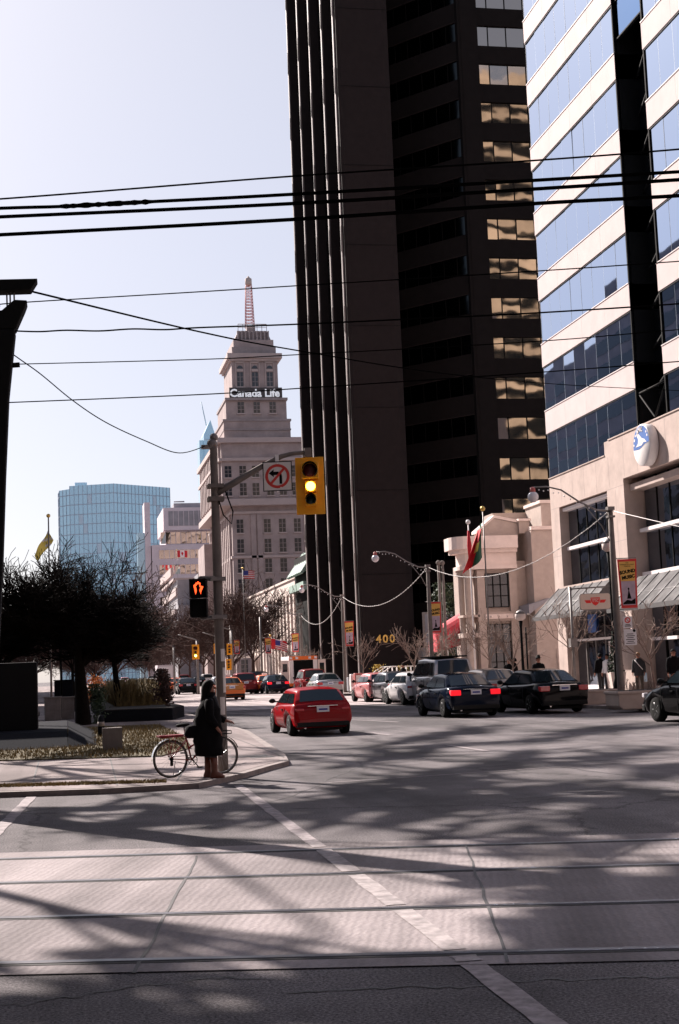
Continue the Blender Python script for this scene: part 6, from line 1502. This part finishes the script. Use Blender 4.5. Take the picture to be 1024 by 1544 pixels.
q=G(153,1112,KZ);t=T('bollard','short dark bollard with a pale cap near the lawn edge','bollard',(q.x,q.y,KZ));m=MB();m.lathe([(.09,0),(.09,.5),(.05,.6)],(0,0,0),'z',10);m.build('post',M['granite2'],t,w=False);m=MB();m.lathe([(.092,.3),(.092,.42)],(0,0,0),'z',10);m.build('band',M['concrete'],t,w=False)
q=PY(90,897,62);t=T('red_lamp','small red lamp glowing through the branches of the largest tree','lamp',(q.x,62,KZ));m=MB();m.tube([(q.x,62,KZ),(q.x,62,q.z)],.05,6);m.build('post',M['black'],t);m=MB();m.ball((q.x,61.9,q.z),.12,10);m.build('lens',emis('red_lamp',(1,.02,.01),1.5),t)
# far hedge bits at the avenue end
m=MB();
# ================= ADDED SHADE CASTERS outside the frame, boughs set to imitate the light streaks =================
EL=rad(36);SH=Vector((-.443,.896,0)).normalized()
def streak_caster(streaks,label,i):
    R=random.Random(100+i);pts=[]
    t=None;mb=MB();tk=MB();cs=[]
    for (x0,y0,x1,y1,w) in streaks:
        a=G(x0,y0);b_=G(x1,y1);mid=(a+b_)/2
        # horizontal reach so that the bough stands clear of the frame on the left
        need=(mid.x+.04*mid.y+4.0)/(.443-.04*.896)
        need=max(need,14)+R.uniform(0,5);hh=need*math.tan(EL)
        A=a+SH*need+Vector((0,0,hh));B=b_+SH*need+Vector((0,0,hh));cs.append((A+B)/2)
        w_=w
        nv=(B-A).normalized();per=Vector((-nv.y,nv.x,0))
        for _ in range(3):
            o=per*R.gauss(0,w_*.35);k_=5;P_=[A.lerp(B,q/k_)+o+per*R.gauss(0,w_*.22)+Vector((0,0,R.gauss(0,.3))) for q in range(k_+1)]
            mb.tube(P_,[w_*r_*R.uniform(.7,1.2) for r_ in (.05,.28,.46,.46,.28,.05)],7)
        L=(B-A).length
        for _ in range(int(L*3)):
            c=A.lerp(B,R.random())+per*R.gauss(0,w_*.6)+Vector((0,0,R.gauss(0,.3)));dd_=(nv*R.gauss(1,.6)+per*R.gauss(0,.7)+Vector((0,0,R.gauss(0,.3)))).normalized();mb.tube([c,c+dd_*R.uniform(.6,2.4)],[.13,.03],3,caps=False)
    c=sum(cs,Vector())/len(cs);t=T('streak_caster',label,'tree',(c.x,c.y,0),0,'added shade casters outside the frame')
    tk.tube([(c.x,c.y,0),(c.x+.1,c.y,c.z*.5),(c.x,c.y,c.z+1)],[.16,.12,.07],8)
    for q in cs: tk.tube([(c.x,c.y,min(c.z*.75,q.z-.5)),c.lerp(q,.6),q],[.06,.05,.03],5)
    tk.build('trunk',M['bark_d'],t);mb.build('crown',M['everg'],t)
ST1=[(350,1255,640,1190,.55),(120,1262,420,1205,.6),(0,1235,250,1212,.55),(440,1225,560,1195,.4),(180,1175,330,1163,.35),(20,1160,200,1140,.35),(0,1190,120,1180,.3),(60,1150,260,1128,.25),(360,1150,430,1140,.2)]
ST2=[(560,1255,740,1175,.6),(600,1190,860,1128,.55),(690,1232,880,1175,.6),(860,1160,1010,1125,.55),(740,1125,960,1092,.5),(500,1160,700,1118,.55),(540,1130,760,1092,.6),(900,1255,1080,1190,.9),(620,1218,700,1200,.45),(520,1205,640,1165,.4),(860,1108,1040,1090,.4),(930,1180,1060,1150,.5)]
ST3=[(820,1420,1010,1300,.6),(940,1380,1120,1330,.5),(60,1490,330,1450,.35),(900,1480,1150,1380,.7),(820,1300,1024,1225,.55),(700,1290,800,1250,.3)]
ST4=[(640,1600,1100,1500,1.3),(760,1560,1150,1440,1.4),(900,1560,1200,1500,1.5),(-20,1560,240,1505,.5),(300,1530,540,1485,.4),(-50,1620,420,1570,.7),(820,1500,1200,1420,1.1)]
for i,(s,l) in enumerate([(ST1,'added unseen boughs out of frame, streaking the corner pavement with shade'),(ST2,'added unseen boughs out of frame, streaking the middle of the crossing with shade'),(ST3,'added unseen boughs out of frame, streaking the tracks with shade'),(ST4,'added unseen boughs out of frame, streaking the near asphalt with shade')]): streak_caster(s,l,i)
# ================= CAMERA, SUN, SKY =================
cam=bpy.data.cameras.new('camera');co=bpy.data.objects.new('camera',cam);C.objects.link(co);sc.camera=co
cam.sensor_fit='VERTICAL';cam.sensor_height=36;cam.lens=36*FL/1544;cam.clip_end=3000;cam.clip_start=.1
co.matrix_world=Matrix.Translation((0,0,CH))@Matrix.Rotation(-YA,4,'Z')@Matrix.Rotation(pi/2+PI_,4,'X')@Matrix.Rotation(-RO,4,'Z')
sun=bpy.data.lights.new('sun','SUN');so=bpy.data.objects.new('sun',sun);C.objects.link(so)
sd=Vector((SH.x*cos(EL),SH.y*cos(EL),sin(EL)));so.rotation_euler=sd.to_track_quat('Z','Y').to_euler();sun.energy=SUNE;sun.angle=rad(.55);sun.color=(1,.90,.84)
w=bpy.data.worlds.new('World');sc.world=w;w.use_nodes=True;nt=w.node_tree;bg=nt.nodes['Background'];sky=nt.nodes.new('ShaderNodeTexSky');sky.sky_type='NISHITA';sky.sun_disc=False
sky.sun_elevation=EL;sky.sun_rotation=math.atan2(SH.x,SH.y);sky.air_density=.8;sky.dust_density=1.8;sky.ozone_density=1.4;sky.altitude=50
tn=nt.nodes.new('ShaderNodeMix');tn.data_type='RGBA';tn.blend_type='MIX';tn.clamp_result=False;
tc_=nt.nodes.new('ShaderNodeTexCoord');sx_=nt.nodes.new('ShaderNodeSeparateXYZ');mr_=nt.nodes.new('ShaderNodeMapRange');mr_.interpolation_type='SMOOTHSTEP'
nt.links.new(tc_.outputs['Generated'],sx_.inputs[0]);nt.links.new(sx_.outputs[2],mr_.inputs[0]);mr_.inputs[1].default_value=.40;mr_.inputs[2].default_value=.75;mr_.inputs[3].default_value=.55;mr_.inputs[4].default_value=.05;nt.links.new(mr_.outputs[0],tn.inputs[0])
nt.links.new(sky.outputs[0],tn.inputs[6]);tn.inputs[7].default_value=(7.3,7.2,8.1,1)   # flat pale colour mixed into the low sky to even it out
nt.links.new(tn.outputs[2],bg.inputs[0]);bg.inputs[1].default_value=SKYS
sc.view_settings.view_transform='Standard';sc.view_settings.look='None';sc.view_settings.exposure=EXPO;sc.view_settings.gamma=1
